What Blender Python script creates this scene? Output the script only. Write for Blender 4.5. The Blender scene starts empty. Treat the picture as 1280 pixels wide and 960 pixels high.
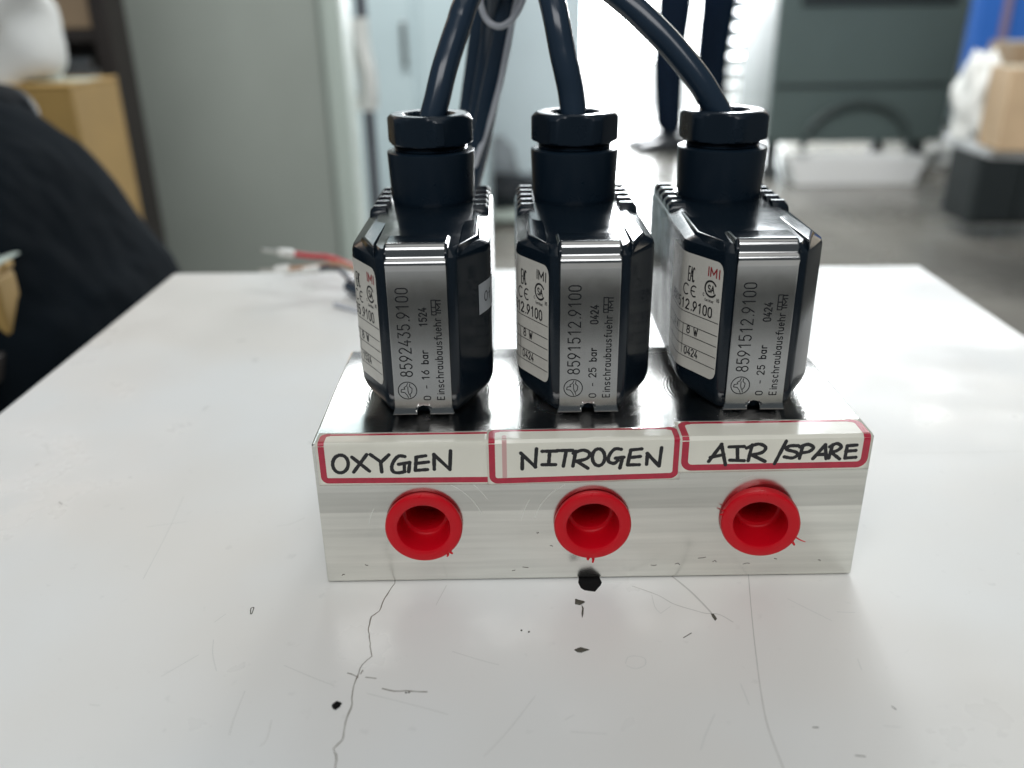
import bpy, math, random
from mathutils import Vector, Matrix
R = math.radians
random.seed(7)
S = .001                                   # everything below is written in millimetres
sc = bpy.context.scene
col = sc.collection

# ------------------------------------------------------------------ camera
F, CX, CY, CZ = 1088.8, -15.2, -164.6, 122.2
PITCH, ROLL, YAW = R(23.93), R(-.857), R(-.642)
_r = Vector((math.cos(YAW), -math.sin(YAW), 0)); _f0 = Vector((math.sin(YAW), math.cos(YAW), 0))
_fw = _f0*math.cos(PITCH) + Vector((0, 0, -math.sin(PITCH)))
_up = _f0*math.sin(PITCH) + Vector((0, 0, math.cos(PITCH)))
_r2 = _r*math.cos(ROLL) + _up*math.sin(ROLL); _u2 = -_r*math.sin(ROLL) + _up*math.cos(ROLL)
cam = bpy.data.cameras.new('camera'); co = bpy.data.objects.new('camera', cam); col.objects.link(co)
m = Matrix((_r2, _u2, -_fw)).transposed().to_4x4(); m.translation = Vector((CX, CY, CZ))*S
co.matrix_world = m
cam.sensor_width = 36; cam.lens = F/1280*36; cam.clip_start = .01; cam.clip_end = 100
cam.dof.use_dof = True; cam.dof.focus_distance = .192; cam.dof.aperture_fstop = 10
sc.camera = co

def P(px, py, x=None, y=None, z=None):
    """the place (mm) seen at a pixel of the photograph, at a known x, y or z"""
    d = _fw + _r2*((px-640)/F) + _u2*((480-py)/F); o = Vector((CX, CY, CZ))
    t = (x-CX)/d.x if x is not None else (y-CY)/d.y if y is not None else (z-CZ)/d.z
    return o + d*t

# ------------------------------------------------------------------ light
world = bpy.data.worlds.new('World'); sc.world = world; world.use_nodes = True
bg = world.node_tree.nodes['Background']; bg.inputs[0].default_value = (.80, .92, 1, 1); bg.inputs[1].default_value = .13
def area(name, loc, target, sx, sy, power, color):
    L = bpy.data.lights.new(name, 'AREA'); L.shape = 'RECTANGLE'; L.size = sx; L.size_y = sy; L.energy = power; L.color = color
    o = bpy.data.objects.new(name, L); col.objects.link(o); o.location = loc
    o.rotation_euler = (Vector(target)-Vector(loc)).to_track_quat('-Z', 'Y').to_euler(); return o
area('ceiling_lamp', (.1, .1, 1.9), (0, .05, 0), 1.6, 1.2, 4, (1, .985, .95))
area('front_fill_light', (-.3, -1.7, 2.0), (0, .6, 0), 2.2, 1.2, 41, (.985, .99, 1))  # added fill from behind the camera, brightens the faces turned this way
area('rear_fill_light', (-.1, 1.2, 2.1), (.1, 4.5, .3), 2.6, 1.0, 125, (1, .995, .975))  # added fill aimed away from the table to brighten the background
area('high_window_light', (.75, 5.4, 2.2), (0, .2, .1), 2.6, 1.7, 92, (.90, .96, 1))
area('warm_reflection_light', (-1.9, 4.2, 1.75), (0, .2, 0), 2.3, 1.9, 17, (1, .74, .54))  # added unseen panel, gives the block top its warm reflection at left
area('pale_reflection_light', (3.0, 4.2, 1.75), (0, .2, 0), 1.9, 1.9, 14, (1, .88, .70))  # added unseen panel, gives the cream reflection at the block's right end
sc.view_settings.view_transform = 'Standard'; sc.view_settings.look = 'None'
sc.view_settings.exposure = .06; sc.view_settings.gamma = 1
sc.render.engine = 'CYCLES'; sc.cycles.use_denoising = True
sc.cycles.max_bounces = 8; sc.cycles.sample_clamp_indirect = 6

# ------------------------------------------------------------------ materials
def mat(name, c, rough=.5, metal=0, noise=None, bump=None, spec=None, coat=0, rvar=0, emit=None, sss=0, stretch=(1, 1, 1)):
    """noise=(scale, amount) varies colour, bump=(scale, strength, distance_mm)"""
    M = bpy.data.materials.new(name); M.use_nodes = True; nt = M.node_tree; b = nt.nodes['Principled BSDF']
    b.inputs['Base Color'].default_value = (*c, 1); b.inputs['Roughness'].default_value = rough; b.inputs['Metallic'].default_value = metal
    if spec is not None: b.inputs['Specular IOR Level'].default_value = spec
    b.inputs['Coat Weight'].default_value = coat; b.inputs['Coat Roughness'].default_value = .08
    if sss:
        b.inputs['Subsurface Weight'].default_value = sss; b.inputs['Subsurface Radius'].default_value = (.002, .0006, .0004); b.inputs['Subsurface Scale'].default_value = 1
    if emit: b.inputs['Emission Color'].default_value = (*emit[0], 1); b.inputs['Emission Strength'].default_value = emit[1]
    tc = nt.nodes.new('ShaderNodeTexCoord'); mp = nt.nodes.new('ShaderNodeMapping'); mp.inputs['Scale'].default_value = stretch
    nt.links.new(tc.outputs['Object'], mp.inputs[0])
    def nz(scale, detail=5, rg=.6):
        n = nt.nodes.new('ShaderNodeTexNoise'); n.inputs['Scale'].default_value = scale; n.inputs['Detail'].default_value = detail; n.inputs['Roughness'].default_value = rg
        nt.links.new(mp.outputs[0], n.inputs['Vector']); return n
    if noise:
        n = nz(noise[0]); rp = nt.nodes.new('ShaderNodeMapRange'); rp.inputs[1].default_value = .3; rp.inputs[2].default_value = .7
        rp.inputs[3].default_value = 1-noise[1]; rp.inputs[4].default_value = 1+noise[1]*.5
        nt.links.new(n.outputs[0], rp.inputs[0])
        mx = nt.nodes.new('ShaderNodeMix'); mx.data_type = 'RGBA'; mx.blend_type = 'MULTIPLY'; mx.inputs[0].default_value = 1
        mx.inputs[6].default_value = (*c, 1); nt.links.new(rp.outputs[0], mx.inputs[7]); nt.links.new(mx.outputs[2], b.inputs['Base Color'])
    if rvar:
        n = nz(rvar[0]); rp = nt.nodes.new('ShaderNodeMapRange'); rp.inputs[1].default_value = .3; rp.inputs[2].default_value = .7
        rp.inputs[3].default_value = max(.02, rough-rvar[1]); rp.inputs[4].default_value = rough+rvar[1]
        nt.links.new(n.outputs[0], rp.inputs[0]); nt.links.new(rp.outputs[0], b.inputs['Roughness'])
    if bump:
        n = nz(bump[0], 4); bp = nt.nodes.new('ShaderNodeBump'); bp.inputs['Strength'].default_value = bump[1]; bp.inputs['Distance'].default_value = bump[2]*S
        nt.links.new(n.outputs[0], bp.inputs['Height']); nt.links.new(bp.outputs[0], b.inputs['Normal'])
    M['bsdf'] = 1
    return M

M_black = mat('black_moulded_plastic', (.005, .010, .016), .19, spec=.42, bump=(900, .25, .05), rvar=(120, .06))
M_gland = mat('black_nylon', (.006, .013, .022), .30, spec=.32, bump=(700, .3, .05), rvar=(90, .05))
M_cable = mat('black_pvc', (.014, .028, .048), .2, bump=(350, .15, .05))
M_steel = mat('stamped_steel', (.40, .40, .395), .17, 1, rvar=(160, .04), bump=(900, .06, .01), noise=(200, .05))
M_print = mat('dark_print', (.015, .016, .018), .9, spec=.1)
M_labelw = mat('printed_silver_white_label', (.62, .60, .54), .38, noise=(60, .05))
M_ink = mat('black_label_ink', (.012, .012, .014), .45)
M_redink = mat('red_label_ink', (.30, .012, .02), .45)
M_marker = mat('black_marker_ink', (.008, .008, .010), .38)
M_stick = mat('laminated_white_sticker', (.74, .72, .62), .30, coat=.5, noise=(90, .05), bump=(70, .25, .12))
M_redline = mat('crimson_sticker_border', (.44, .006, .035), .32, coat=.5, bump=(70, .2, .12), noise=(500, .18))
M_fade = mat('faded_pink_print', (.60, .36, .34), .32, coat=.5)
M_cap = mat('red_soft_plastic', (.54, .002, .010), .34, spec=.32, sss=.08, bump=(260, .25, .15), rvar=(150, .08))
M_film = mat('clear_film', (.9, .92, .94), .08)
M_ferrule = mat('white_ferrule_plastic', (.78, .78, .74), .4)
M_pin = mat('tinned_copper', (.62, .62, .58), .3, 1)
M_redwire = mat('red_wire', (.55, .02, .03), .38)
M_brownwire = mat('brown_wire', (.42, .25, .16), .4)
M_greywire = mat('dark_wire', (.06, .06, .08), .4)

# aluminium: milled top with arcs round each valve, brushed front
def alu_top():
    M = mat('milled_aluminium', (.76, .745, .715), .10, 1); nt = M.node_tree; b = nt.nodes['Principled BSDF']
    tc = nt.nodes.new('ShaderNodeTexCoord'); heights = []
    for cx in (-36.9, 0, 37):
        mp = nt.nodes.new('ShaderNodeMapping'); mp.inputs['Location'].default_value = (-cx*S, -26*S, 0); nt.links.new(tc.outputs['Object'], mp.inputs[0])
        sx = nt.nodes.new('ShaderNodeSeparateXYZ'); nt.links.new(mp.outputs[0], sx.inputs[0])
        cb = nt.nodes.new('ShaderNodeCombineXYZ'); nt.links.new(sx.outputs[0], cb.inputs[0]); nt.links.new(sx.outputs[1], cb.inputs[1])
        w = nt.nodes.new('ShaderNodeTexWave'); w.wave_type = 'RINGS'; w.rings_direction = 'SPHERICAL'; w.inputs['Scale'].default_value = 420
        w.inputs['Distortion'].default_value = .4; nt.links.new(cb.outputs[0], w.inputs[0]); heights.append(w.outputs['Fac'])
        ln = nt.nodes.new('ShaderNodeVectorMath'); ln.operation = 'LENGTH'; nt.links.new(cb.outputs[0], ln.inputs[0])
        ms = nt.nodes.new('ShaderNodeMapRange'); ms.inputs[1].default_value = .0185; ms.inputs[2].default_value = .0175; nt.links.new(ln.outputs['Value'], ms.inputs[0])
        mu = nt.nodes.new('ShaderNodeMath'); mu.operation = 'MULTIPLY'; nt.links.new(w.outputs['Fac'], mu.inputs[0]); nt.links.new(ms.outputs[0], mu.inputs[1])
        heights[-1] = mu.outputs[0]
    a1 = nt.nodes.new('ShaderNodeMath'); nt.links.new(heights[0], a1.inputs[0]); nt.links.new(heights[1], a1.inputs[1])
    a2 = nt.nodes.new('ShaderNodeMath'); nt.links.new(a1.outputs[0], a2.inputs[0]); nt.links.new(heights[2], a2.inputs[1])
    n = nt.nodes.new('ShaderNodeTexNoise'); n.inputs['Scale'].default_value = 380; n.inputs['Detail'].default_value = 5; nt.links.new(tc.outputs['Object'], n.inputs['Vector'])
    sm = nt.nodes.new('ShaderNodeMath'); sm.operation = 'MULTIPLY'; sm.inputs[1].default_value = .5; nt.links.new(n.outputs[0], sm.inputs[0])
    a3 = nt.nodes.new('ShaderNodeMath'); nt.links.new(a2.outputs[0], a3.inputs[0]); nt.links.new(sm.outputs[0], a3.inputs[1])
    bp = nt.nodes.new('ShaderNodeBump'); bp.inputs['Strength'].default_value = .5; bp.inputs['Distance'].default_value = .03*S
    nt.links.new(a3.outputs[0], bp.inputs['Height']); nt.links.new(bp.outputs[0], b.inputs['Normal'])
    n2 = nt.nodes.new('ShaderNodeTexNoise'); n2.inputs['Scale'].default_value = 60; n2.inputs['Detail'].default_value = 6; nt.links.new(tc.outputs['Object'], n2.inputs['Vector'])
    rp = nt.nodes.new('ShaderNodeMapRange'); rp.inputs[1].default_value = .35; rp.inputs[2].default_value = .7; rp.inputs[3].default_value = .12; rp.inputs[4].default_value = .32
    nt.links.new(n2.outputs[0], rp.inputs[0]); nt.links.new(rp.outputs[0], b.inputs['Roughness'])
    return M
def alu_front():
    M = mat('brushed_aluminium', (.80, .79, .745), .17, 1); nt = M.node_tree; b = nt.nodes['Principled BSDF']
    tc = nt.nodes.new('ShaderNodeTexCoord')
    def nz(sc_, st, detail=4):
        mp = nt.nodes.new('ShaderNodeMapping'); mp.inputs['Scale'].default_value = st; nt.links.new(tc.outputs['Object'], mp.inputs[0])
        n = nt.nodes.new('ShaderNodeTexNoise'); n.inputs['Scale'].default_value = sc_; n.inputs['Detail'].default_value = detail; nt.links.new(mp.outputs[0], n.inputs['Vector']); return n
    n = nz(900, (.05, 1, 1), 6); bp = nt.nodes.new('ShaderNodeBump'); bp.inputs['Strength'].default_value = .4; bp.inputs['Distance'].default_value = .02*S
    nt.links.new(n.outputs[0], bp.inputs['Height']); nt.links.new(bp.outputs[0], b.inputs['Normal'])
    # tone bands by height; the strip under the stickers is darker
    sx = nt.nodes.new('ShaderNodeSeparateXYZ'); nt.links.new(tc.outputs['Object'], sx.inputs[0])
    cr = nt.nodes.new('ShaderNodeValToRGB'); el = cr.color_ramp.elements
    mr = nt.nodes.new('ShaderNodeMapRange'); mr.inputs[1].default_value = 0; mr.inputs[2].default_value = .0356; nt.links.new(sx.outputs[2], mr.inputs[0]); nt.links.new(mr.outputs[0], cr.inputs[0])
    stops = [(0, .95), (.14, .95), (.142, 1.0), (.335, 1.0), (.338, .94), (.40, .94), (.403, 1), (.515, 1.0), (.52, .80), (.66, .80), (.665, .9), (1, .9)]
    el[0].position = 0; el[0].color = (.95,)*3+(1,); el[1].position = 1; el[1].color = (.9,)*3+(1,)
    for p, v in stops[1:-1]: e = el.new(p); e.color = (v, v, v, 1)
    n2 = nz(45, (.5, 1, 1), 6); rp = nt.nodes.new('ShaderNodeMapRange'); rp.inputs[1].default_value = .3; rp.inputs[2].default_value = .7; rp.inputs[3].default_value = .90; rp.inputs[4].default_value = 1.04
    nt.links.new(n2.outputs[0], rp.inputs[0])
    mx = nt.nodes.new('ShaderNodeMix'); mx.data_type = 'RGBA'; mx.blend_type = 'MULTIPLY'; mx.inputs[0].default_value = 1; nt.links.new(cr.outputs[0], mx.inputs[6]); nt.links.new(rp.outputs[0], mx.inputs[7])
    n3 = nz(800, (.04, .5, 1), 8); r3 = nt.nodes.new('ShaderNodeMapRange'); r3.inputs[1].default_value = .3; r3.inputs[2].default_value = .7; r3.inputs[3].default_value = .90; r3.inputs[4].default_value = 1.04
    nt.links.new(n3.outputs[0], r3.inputs[0]); m3 = nt.nodes.new('ShaderNodeMix'); m3.data_type = 'RGBA'; m3.blend_type = 'MULTIPLY'; m3.inputs[0].default_value = 1
    nt.links.new(mx.outputs[2], m3.inputs[6]); nt.links.new(r3.outputs[0], m3.inputs[7]); mx = m3
    m2 = nt.nodes.new('ShaderNodeMix'); m2.data_type = 'RGBA'; m2.blend_type = 'MULTIPLY'; m2.inputs[0].default_value = 1; m2.inputs[6].default_value = (.77, .765, .715, 1)
    nt.links.new(mx.outputs[2], m2.inputs[7]); nt.links.new(m2.outputs[2], b.inputs['Base Color'])
    r2 = nt.nodes.new('ShaderNodeMapRange'); r2.inputs[1].default_value = .3; r2.inputs[2].default_value = .7; r2.inputs[3].default_value = .14; r2.inputs[4].default_value = .30
    nt.links.new(n2.outputs[0], r2.inputs[0]); nt.links.new(r2.outputs[0], b.inputs['Roughness'])
    return M
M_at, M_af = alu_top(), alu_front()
def table_mat():
    M = mat('worn_white_laminate', (.73, .735, .70), .34); nt = M.node_tree; b = nt.nodes['Principled BSDF']
    tc = nt.nodes.new('ShaderNodeTexCoord')
    def nz(s, d=5):
        n = nt.nodes.new('ShaderNodeTexNoise'); n.inputs['Scale'].default_value = s; n.inputs['Detail'].default_value = d; nt.links.new(tc.outputs['Object'], n.inputs['Vector']); return n
    cr = nt.nodes.new('ShaderNodeValToRGB'); nt.links.new(nz(9, 3).outputs[0], cr.inputs[0]); e = cr.color_ramp.elements
    e[0].position = .38; e[0].color = (.72, .705, .665, 1); e[1].position = .62; e[1].color = (.745, .76, .75, 1)
    rp = nt.nodes.new('ShaderNodeMapRange'); rp.inputs[1].default_value = .66; rp.inputs[2].default_value = .74; rp.inputs[3].default_value = 1; rp.inputs[4].default_value = .93
    nt.links.new(nz(260, 6).outputs[0], rp.inputs[0])
    mx = nt.nodes.new('ShaderNodeMix'); mx.data_type = 'RGBA'; mx.blend_type = 'MULTIPLY'; mx.inputs[0].default_value = 1
    nt.links.new(cr.outputs[0], mx.inputs[6]); nt.links.new(rp.outputs[0], mx.inputs[7]); nt.links.new(mx.outputs[2], b.inputs['Base Color'])
    r2 = nt.nodes.new('ShaderNodeMapRange'); r2.inputs[1].default_value = .3; r2.inputs[2].default_value = .7; r2.inputs[3].default_value = .24; r2.inputs[4].default_value = .46
    nt.links.new(nz(38, 8).outputs[0], r2.inputs[0]); nt.links.new(r2.outputs[0], b.inputs['Roughness'])
    bp = nt.nodes.new('ShaderNodeBump'); bp.inputs['Strength'].default_value = .12; bp.inputs['Distance'].default_value = .05*S
    nt.links.new(nz(420).outputs[0], bp.inputs['Height']); nt.links.new(bp.outputs[0], b.inputs['Normal'])
    return M
M_table = table_mat()

# ------------------------------------------------------------------ mesh helpers
class MB:
    def __init__(s): s.v = []; s.f = []; s.mi = []
    def add(s, vs, fs, k=0):
        o = len(s.v); s.v += [tuple(p) for p in vs]; s.f += [tuple(i+o for i in f) for f in fs]; s.mi += [k]*len(fs)
    def box(s, x0, x1, y0, y1, z0, z1, k=0):
        s.add([(x, y, z) for z in (z0, z1) for y in (y0, y1) for x in (x0, x1)],
              [(0, 2, 3, 1), (4, 5, 7, 6), (0, 1, 5, 4), (2, 6, 7, 3), (0, 4, 6, 2), (1, 3, 7, 5)], k)
    def loft(s, rings, cap=True, k=0, closed=True):
        n = len(rings[0]); vs = [p for r in rings for p in r]; fs = []
        for i in range(len(rings)-1):
            for j in range(n if closed else n-1):
                a = i*n+j; b = i*n+(j+1) % n; fs.append((a, b, b+n, a+n))
        if cap: fs += [tuple(reversed(range(n))), tuple((len(rings)-1)*n+j for j in range(n))]
        s.add(vs, fs, k)
    def tube(s, pts, r, n=12, cap=True, k=0):
        pts = [Vector(p) for p in pts]; rings = []; up = Vector((.12, .3, 1)).normalized()
        for i, p in enumerate(pts):
            t = (pts[min(i+1, len(pts)-1)]-pts[max(i-1, 0)]).normalized()
            if i == 0:
                a = t.cross(up) if abs(t.dot(up)) < .95 else t.cross(Vector((1, 0, 0)))
            else: a = a - t*a.dot(t)
            a.normalize(); b = t.cross(a); rr = r[i] if isinstance(r, (list, tuple)) else r
            rings.append([p+(a*math.cos(q)+b*math.sin(q))*rr for q in [2*math.pi*j/n for j in range(n)]])
        s.loft(rings, cap, k)
    def lathe(s, prof, c=(0, 0, 0), axis='z', n=40, cap=True, k=0):
        """prof: (radius, height) list"""
        rings = []
        for r, h in prof:
            ring = []
            for j in range(n):
                q = 2*math.pi*j/n; x, y = r*math.cos(q), r*math.sin(q)
                ring.append((c[0]+x, c[1]+y, c[2]+h) if axis == 'z' else (c[0]+x, c[1]-h, c[2]+y))
            rings.append(ring)
        s.loft(rings, cap, k)
    def build(s, name, mats, parent=None, loc=(0, 0, 0), rot=(0, 0, 0), bevel=0, seg=2, smooth=True, angle=35, solid=0, sub=0):
        me = bpy.data.meshes.new(name); me.from_pydata([(a*S, b*S, c*S) for a, b, c in s.v], [], s.f)
        if not isinstance(mats, (list, tuple)): mats = [mats]
        for m_ in mats: me.materials.append(m_)
        me.polygons.foreach_set('material_index', s.mi)
        if smooth:
            me.polygons.foreach_set('use_smooth', [True]*len(me.polygons))
            if not bevel: me.set_sharp_from_angle(angle=R(angle))
        me.update()
        o = bpy.data.objects.new(name, me); col.objects.link(o); o.location = Vector(loc)*S; o.rotation_euler = rot
        if parent: o.parent = parent
        if sub: md = o.modifiers.new('s', 'SUBSURF'); md.levels = md.render_levels = sub
        if solid: md = o.modifiers.new('t', 'SOLIDIFY'); md.thickness = solid*S; md.offset = -1
        if bevel:
            md = o.modifiers.new('b', 'BEVEL'); md.width = bevel*S; md.segments = seg; md.limit_method = 'ANGLE'; md.angle_limit = R(30)
            md = o.modifiers.new('w', 'WEIGHTED_NORMAL'); md.keep_sharp = True
        return o
def tag(o, label=None, cat=None, group=None, kind=None):
    for k, v in (('label', label), ('category', cat), ('group', group), ('kind', kind)):
        if v: o[k] = v
    return o
def empty(name, loc, label, cat, rz=0, group=None):
    o = bpy.data.objects.new(name, None); o.empty_display_size = .01; col.objects.link(o); o.location = Vector(loc)*S; o.rotation_euler = (0, 0, rz)
    return tag(o, label, cat, group)
def spline(pts, n=8):
    """Catmull-Rom through the points"""
    p = [Vector(q) for q in pts]; out = []
    for i in range(len(p)-1):
        a, b, c, d = p[max(i-1, 0)], p[i], p[i+1], p[min(i+2, len(p)-1)]
        for k in range(n):
            t = k/n; out.append(.5*((2*b)+(c-a)*t+(2*a-5*b+4*c-d)*t*t+(3*b-a-3*c+d)*t**3))
    out.append(p[-1]); return out
def strokes(mb, lines, w, fn, lift=.02, k=0, wob=0):
    """pen strokes: strips with round ends laid on a surface through fn(u, v, height)"""
    split = []
    for ln in lines:
        cur = [ln[0]]
        for j in range(1, len(ln)):
            cur.append(ln[j])
            if j < len(ln)-1:
                a_ = Vector(ln[j][:2])-Vector(ln[j-1][:2]); b_ = Vector(ln[j+1][:2])-Vector(ln[j][:2])
                if a_.length > 1e-6 and b_.length > 1e-6 and a_.normalized().dot(b_.normalized()) < .62: split.append(cur); cur = [ln[j]]
        split.append(cur)
    for i, ln in enumerate(split):
        pts = [Vector((p[0], p[1])) for p in ln]
        q = [pts[0]]
        for p in pts[1:]:
            if (p-q[-1]).length > w*.12: q.append(p)
        pts = q
        if len(pts) < 2: pts = [pts[0]-Vector((w*.1, 0)), pts[0]+Vector((w*.1, 0))]
        t0 = (pts[0]-pts[1]).normalized(); t1 = (pts[-1]-pts[-2]).normalized(); h = w/2
        seq = [(pts[0]+t0*h*s_, h*c_) for s_, c_ in ((.95, .3), (.7, .71), (.35, .93))]
        seq += [(p, h*(1+wob*random.uniform(-1, 1))) for p in pts]
        seq += [(pts[-1]+t1*h*s_, h*c_) for s_, c_ in ((.35, .93), (.7, .71), (.95, .3))]
        vs = []; L = lift*(1+.18*(i % 7))
        for j, (p, hw) in enumerate(seq):
            a = seq[max(j-1, 0)][0]; b = seq[min(j+1, len(seq)-1)][0]; t = (b-a)
            t = t.normalized() if t.length > 1e-9 else Vector((1, 0)); nn = Vector((-t.y, t.x))
            if 3 <= j < len(seq)-3:
                s1 = (p-a); s2 = (b-p)
                if s1.length > 1e-6 and s2.length > 1e-6:
                    cs = max(.45, math.sqrt(max(0, (1+s1.normalized().dot(s2.normalized()))/2))); hw = hw/cs if hw/cs < hw*1.4 else hw*1.4
            for sd, hh in ((-1, .3), (0, 1), (1, .3)): vs.append(fn(*(p+nn*hw*sd), L*(.55+.45*hh)))
        n = len(seq); mb.add(vs, [(3*j+c, 3*j+c+1, 3*j+c+4, 3*j+c+3) for j in range(n-1) for c in (0, 1)], k)

# single-line letters on a 4 x 6 grid
def arc(cx, cy, rx, ry, a0, a1, n=10): return [(cx+rx*math.cos(R(a0+(a1-a0)*i/n)), cy+ry*math.sin(R(a0+(a1-a0)*i/n))) for i in range(n+1)]
GL = {
 '0': [arc(2, 4.2, 1.7, 1.8, 0, 180)+arc(2, 1.8, 1.7, 1.8, 180, 360)+[(3.7, 4.2)]],
 '1': [[(.9, 4.7), (2.4, 6), (2.4, 0)]],
 '2': [arc(2, 4.3, 1.7, 1.7, 165, -25)+[(.3, 0), (3.8, 0)]],
 '3': [[(.4, 6), (3.5, 6), (1.9, 3.6)]+arc(1.9, 1.8, 1.8, 1.8, 80, -155)],
 '4': [[(2.7, 6), (.3, 1.6), (3.9, 1.6)], [(2.9, 3), (2.9, 0)]],
 '5': [[(3.5, 6), (.7, 6), (.5, 3.4)]+arc(1.9, 1.95, 1.8, 1.95, 120, -150)],
 '6': [[(3.2, 6), (.8, 3.2)]+arc(2, 1.9, 1.7, 1.9, 150, 510, 16)],
 '8': [arc(2, 4.6, 1.4, 1.4, -90, 270, 14), arc(2, 1.65, 1.75, 1.6, 90, 450, 16)],
 '9': [[(.8, 0), (3.2, 2.8)]+arc(2, 4.1, 1.7, 1.9, -30, 330, 16)],
 '.': [[(1.9, 0), (2.1, .2)]], '-': [[(.8, 2.6), (3.2, 2.6)]], ' ': [],
 'b': [[(.4, 6), (.4, 0)], arc(2, 2, 1.6, 2, 180, 540, 14)],
 'a': [arc(1.9, 2, 1.6, 2, 0, 360, 14), [(3.5, 4), (3.5, 0)]],
 'r': [[(.6, 4), (.6, 0)], arc(2.2, 2.6, 1.6, 1.4, 180, 60, 6)],
 'E': [[(3.5, 6), (.4, 6), (.4, 0), (3.5, 0)], [(.4, 3.1), (3, 3.1)]],
 'i': [[(1.6, 4), (1.6, 0)], [(1.6, 5.4), (1.6, 5.6)]],
 'n': [[(.4, 4), (.4, 0)], arc(2, 2.4, 1.6, 1.6, 180, 0, 8)+[(3.6, 0)]],
 's': [arc(1.9, 3, 1.4, 1, 30, 250, 8)+arc(1.9, 1, 1.5, 1, 80, -150, 8)],
 'c': [arc(2, 2, 1.6, 2, 50, 310, 10)],
 'h': [[(.4, 6), (.4, 0)], arc(2, 2.4, 1.6, 1.6, 180, 0, 8)+[(3.6, 0)]],
 'u': [[(.4, 4), (.4, 1.6)]+arc(2, 1.6, 1.6, 1.6, 180, 360, 8)+[(3.6, 4)], [(3.6, 1.6), (3.6, 0)]],
 'f': [[(1.4, 0), (1.4, 4.8)]+arc(2.5, 4.8, 1.1, 1.2, 180, 70, 6), [(.3, 3.8), (2.9, 3.8)]],
 'e': [[(.4, 2.1), (3.6, 2.1)]+arc(2, 2, 1.6, 2, 0, 310, 12)],
 't': [[(1.5, 5.4), (1.5, 1)]+arc(2.4, 1, .9, 1, 180, 300, 5), [(.3, 4), (2.9, 4)]],
 'd': [[(3.6, 6), (3.6, 0)], arc(2, 2, 1.6, 2, 0, 360, 14)],
 'l': [[(1.8, 6), (1.8, 0)]],
 'I': [[(2, 6), (2, 0)]], 'M': [[(.1, 0), (.1, 6), (2, 1.6), (3.9, 6), (3.9, 0)]],
 'C': [arc(2.1, 3, 1.8, 3, 50, 310, 12)], 'A': [[(0, 0), (2, 6), (4, 0)], [(.8, 2.2), (3.2, 2.2)]],
 'S': [arc(2, 4.5, 1.6, 1.5, 30, 250, 9)+arc(2, 1.5, 1.7, 1.5, 90, -150, 9)],
 'U': [[(.3, 6), (.3, 1.8)]+arc(2, 1.8, 1.7, 1.8, 180, 360, 8)+[(3.7, 6)]],
 'W': [[(-.3, 6), (1, 0), (2, 4.6), (3, 0), (4.3, 6)]], 'N': [[(.3, 0), (.3, 6), (3.7, 0), (3.7, 6)]],
 'V': [[(0, 6), (2, 0), (4, 6)]], 'O': [arc(2, 3, 1.9, 3, 0, 360, 16)],
}
ADV = {'.': 2.6, 'i': 3.2, 'l': 3.2, 'r': 4.2, 'I': 1.9, 'M': 5.2, 'W': 6.2, ' ': 4, 't': 4.2, 'f': 4}
def text_lines(s, u0, v0, cap, length=None, sx=1):
    k = cap/6; x = 0; out = []
    for ch in s:
        off = {'.': -.7, 'I': -1.4}.get(ch, 0)
        for ln in GL[ch]: out.append([(x+off+a, b) for a, b in ln])
        x += ADV.get(ch, 5.3)
    kx = k*sx if not length else length/(x-1.3)
    return [[(u0+a*kx, v0+b*k) for a, b in ln] for ln in out]

# ------------------------------------------------------------------ the setting
G = lambda px, py: P(px, py, z=-750)
M_floor = mat('polished_grey_concrete', (.25, .24, .215), .24, noise=(1.6, .35), rvar=(3, .08), bump=(40, .1, .5))
f = MB(); f.add([(-6000, -3500, -750), (8000, -3500, -750), (8000, 14000, -750), (-6000, 14000, -750)], [(0, 1, 2, 3)])
tag(f.build('floor', M_floor, smooth=False), kind='structure')
M_wall = mat('painted_wall', (.42, .47, .48), .7, noise=(1.5, .08))
YW = 6500; dx0 = P(728, 60, y=YW).x; dx1 = P(990, 60, y=YW).x
w = MB(); w.box(-6000, dx0, YW, YW+200, -750, 2400); w.box(dx1, 8000, YW, YW+200, -750, 2400); w.box(dx0, dx1, YW, YW+200, 1500, 2400)
tag(w.build('back_wall', M_wall, smooth=False), kind='structure')
M_sky = mat('daylight', (.9, .95, 1), 1, emit=((.94, .98, 1), 14))
w = MB(); w.add([(-4000, 13500, -900), (9000, 13500, -900), (9000, 13500, 6000), (-4000, 13500, 6000)], [(0, 1, 2, 3)])
tag(w.build('sky', M_sky, smooth=False), kind='structure')
M_yard = mat('sunlit_yard_concrete', (.5, .5, .48), .6, emit=None)
w = MB(); w.box(-3900, 8900, 6720, 13400, -749, -744)
tag(w.build('yard_ground', M_yard, smooth=False), kind='structure')
L = area('doorway_daylight', (1.3, 6.9, .9), (1.0, 2.5, -.75), 1.5, 1.6, 520, (.95, .98, 1))

# doorway with a slatted shutter at its right
sh = empty('roller_shutter', (P(945, 20, y=6300).x, 6420, -744), 'white slatted shutter panel in the bright doorway beside the dark machine cabinet', 'shutter')
M_sh = mat('white_shutter', (.75, .76, .75), .5, emit=None)
for k in range(16):
    q = MB(); q.box(-150, 150, -12, 12, k*95, k*95+82); q.build('slat', M_sh, sh, bevel=4)

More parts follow.
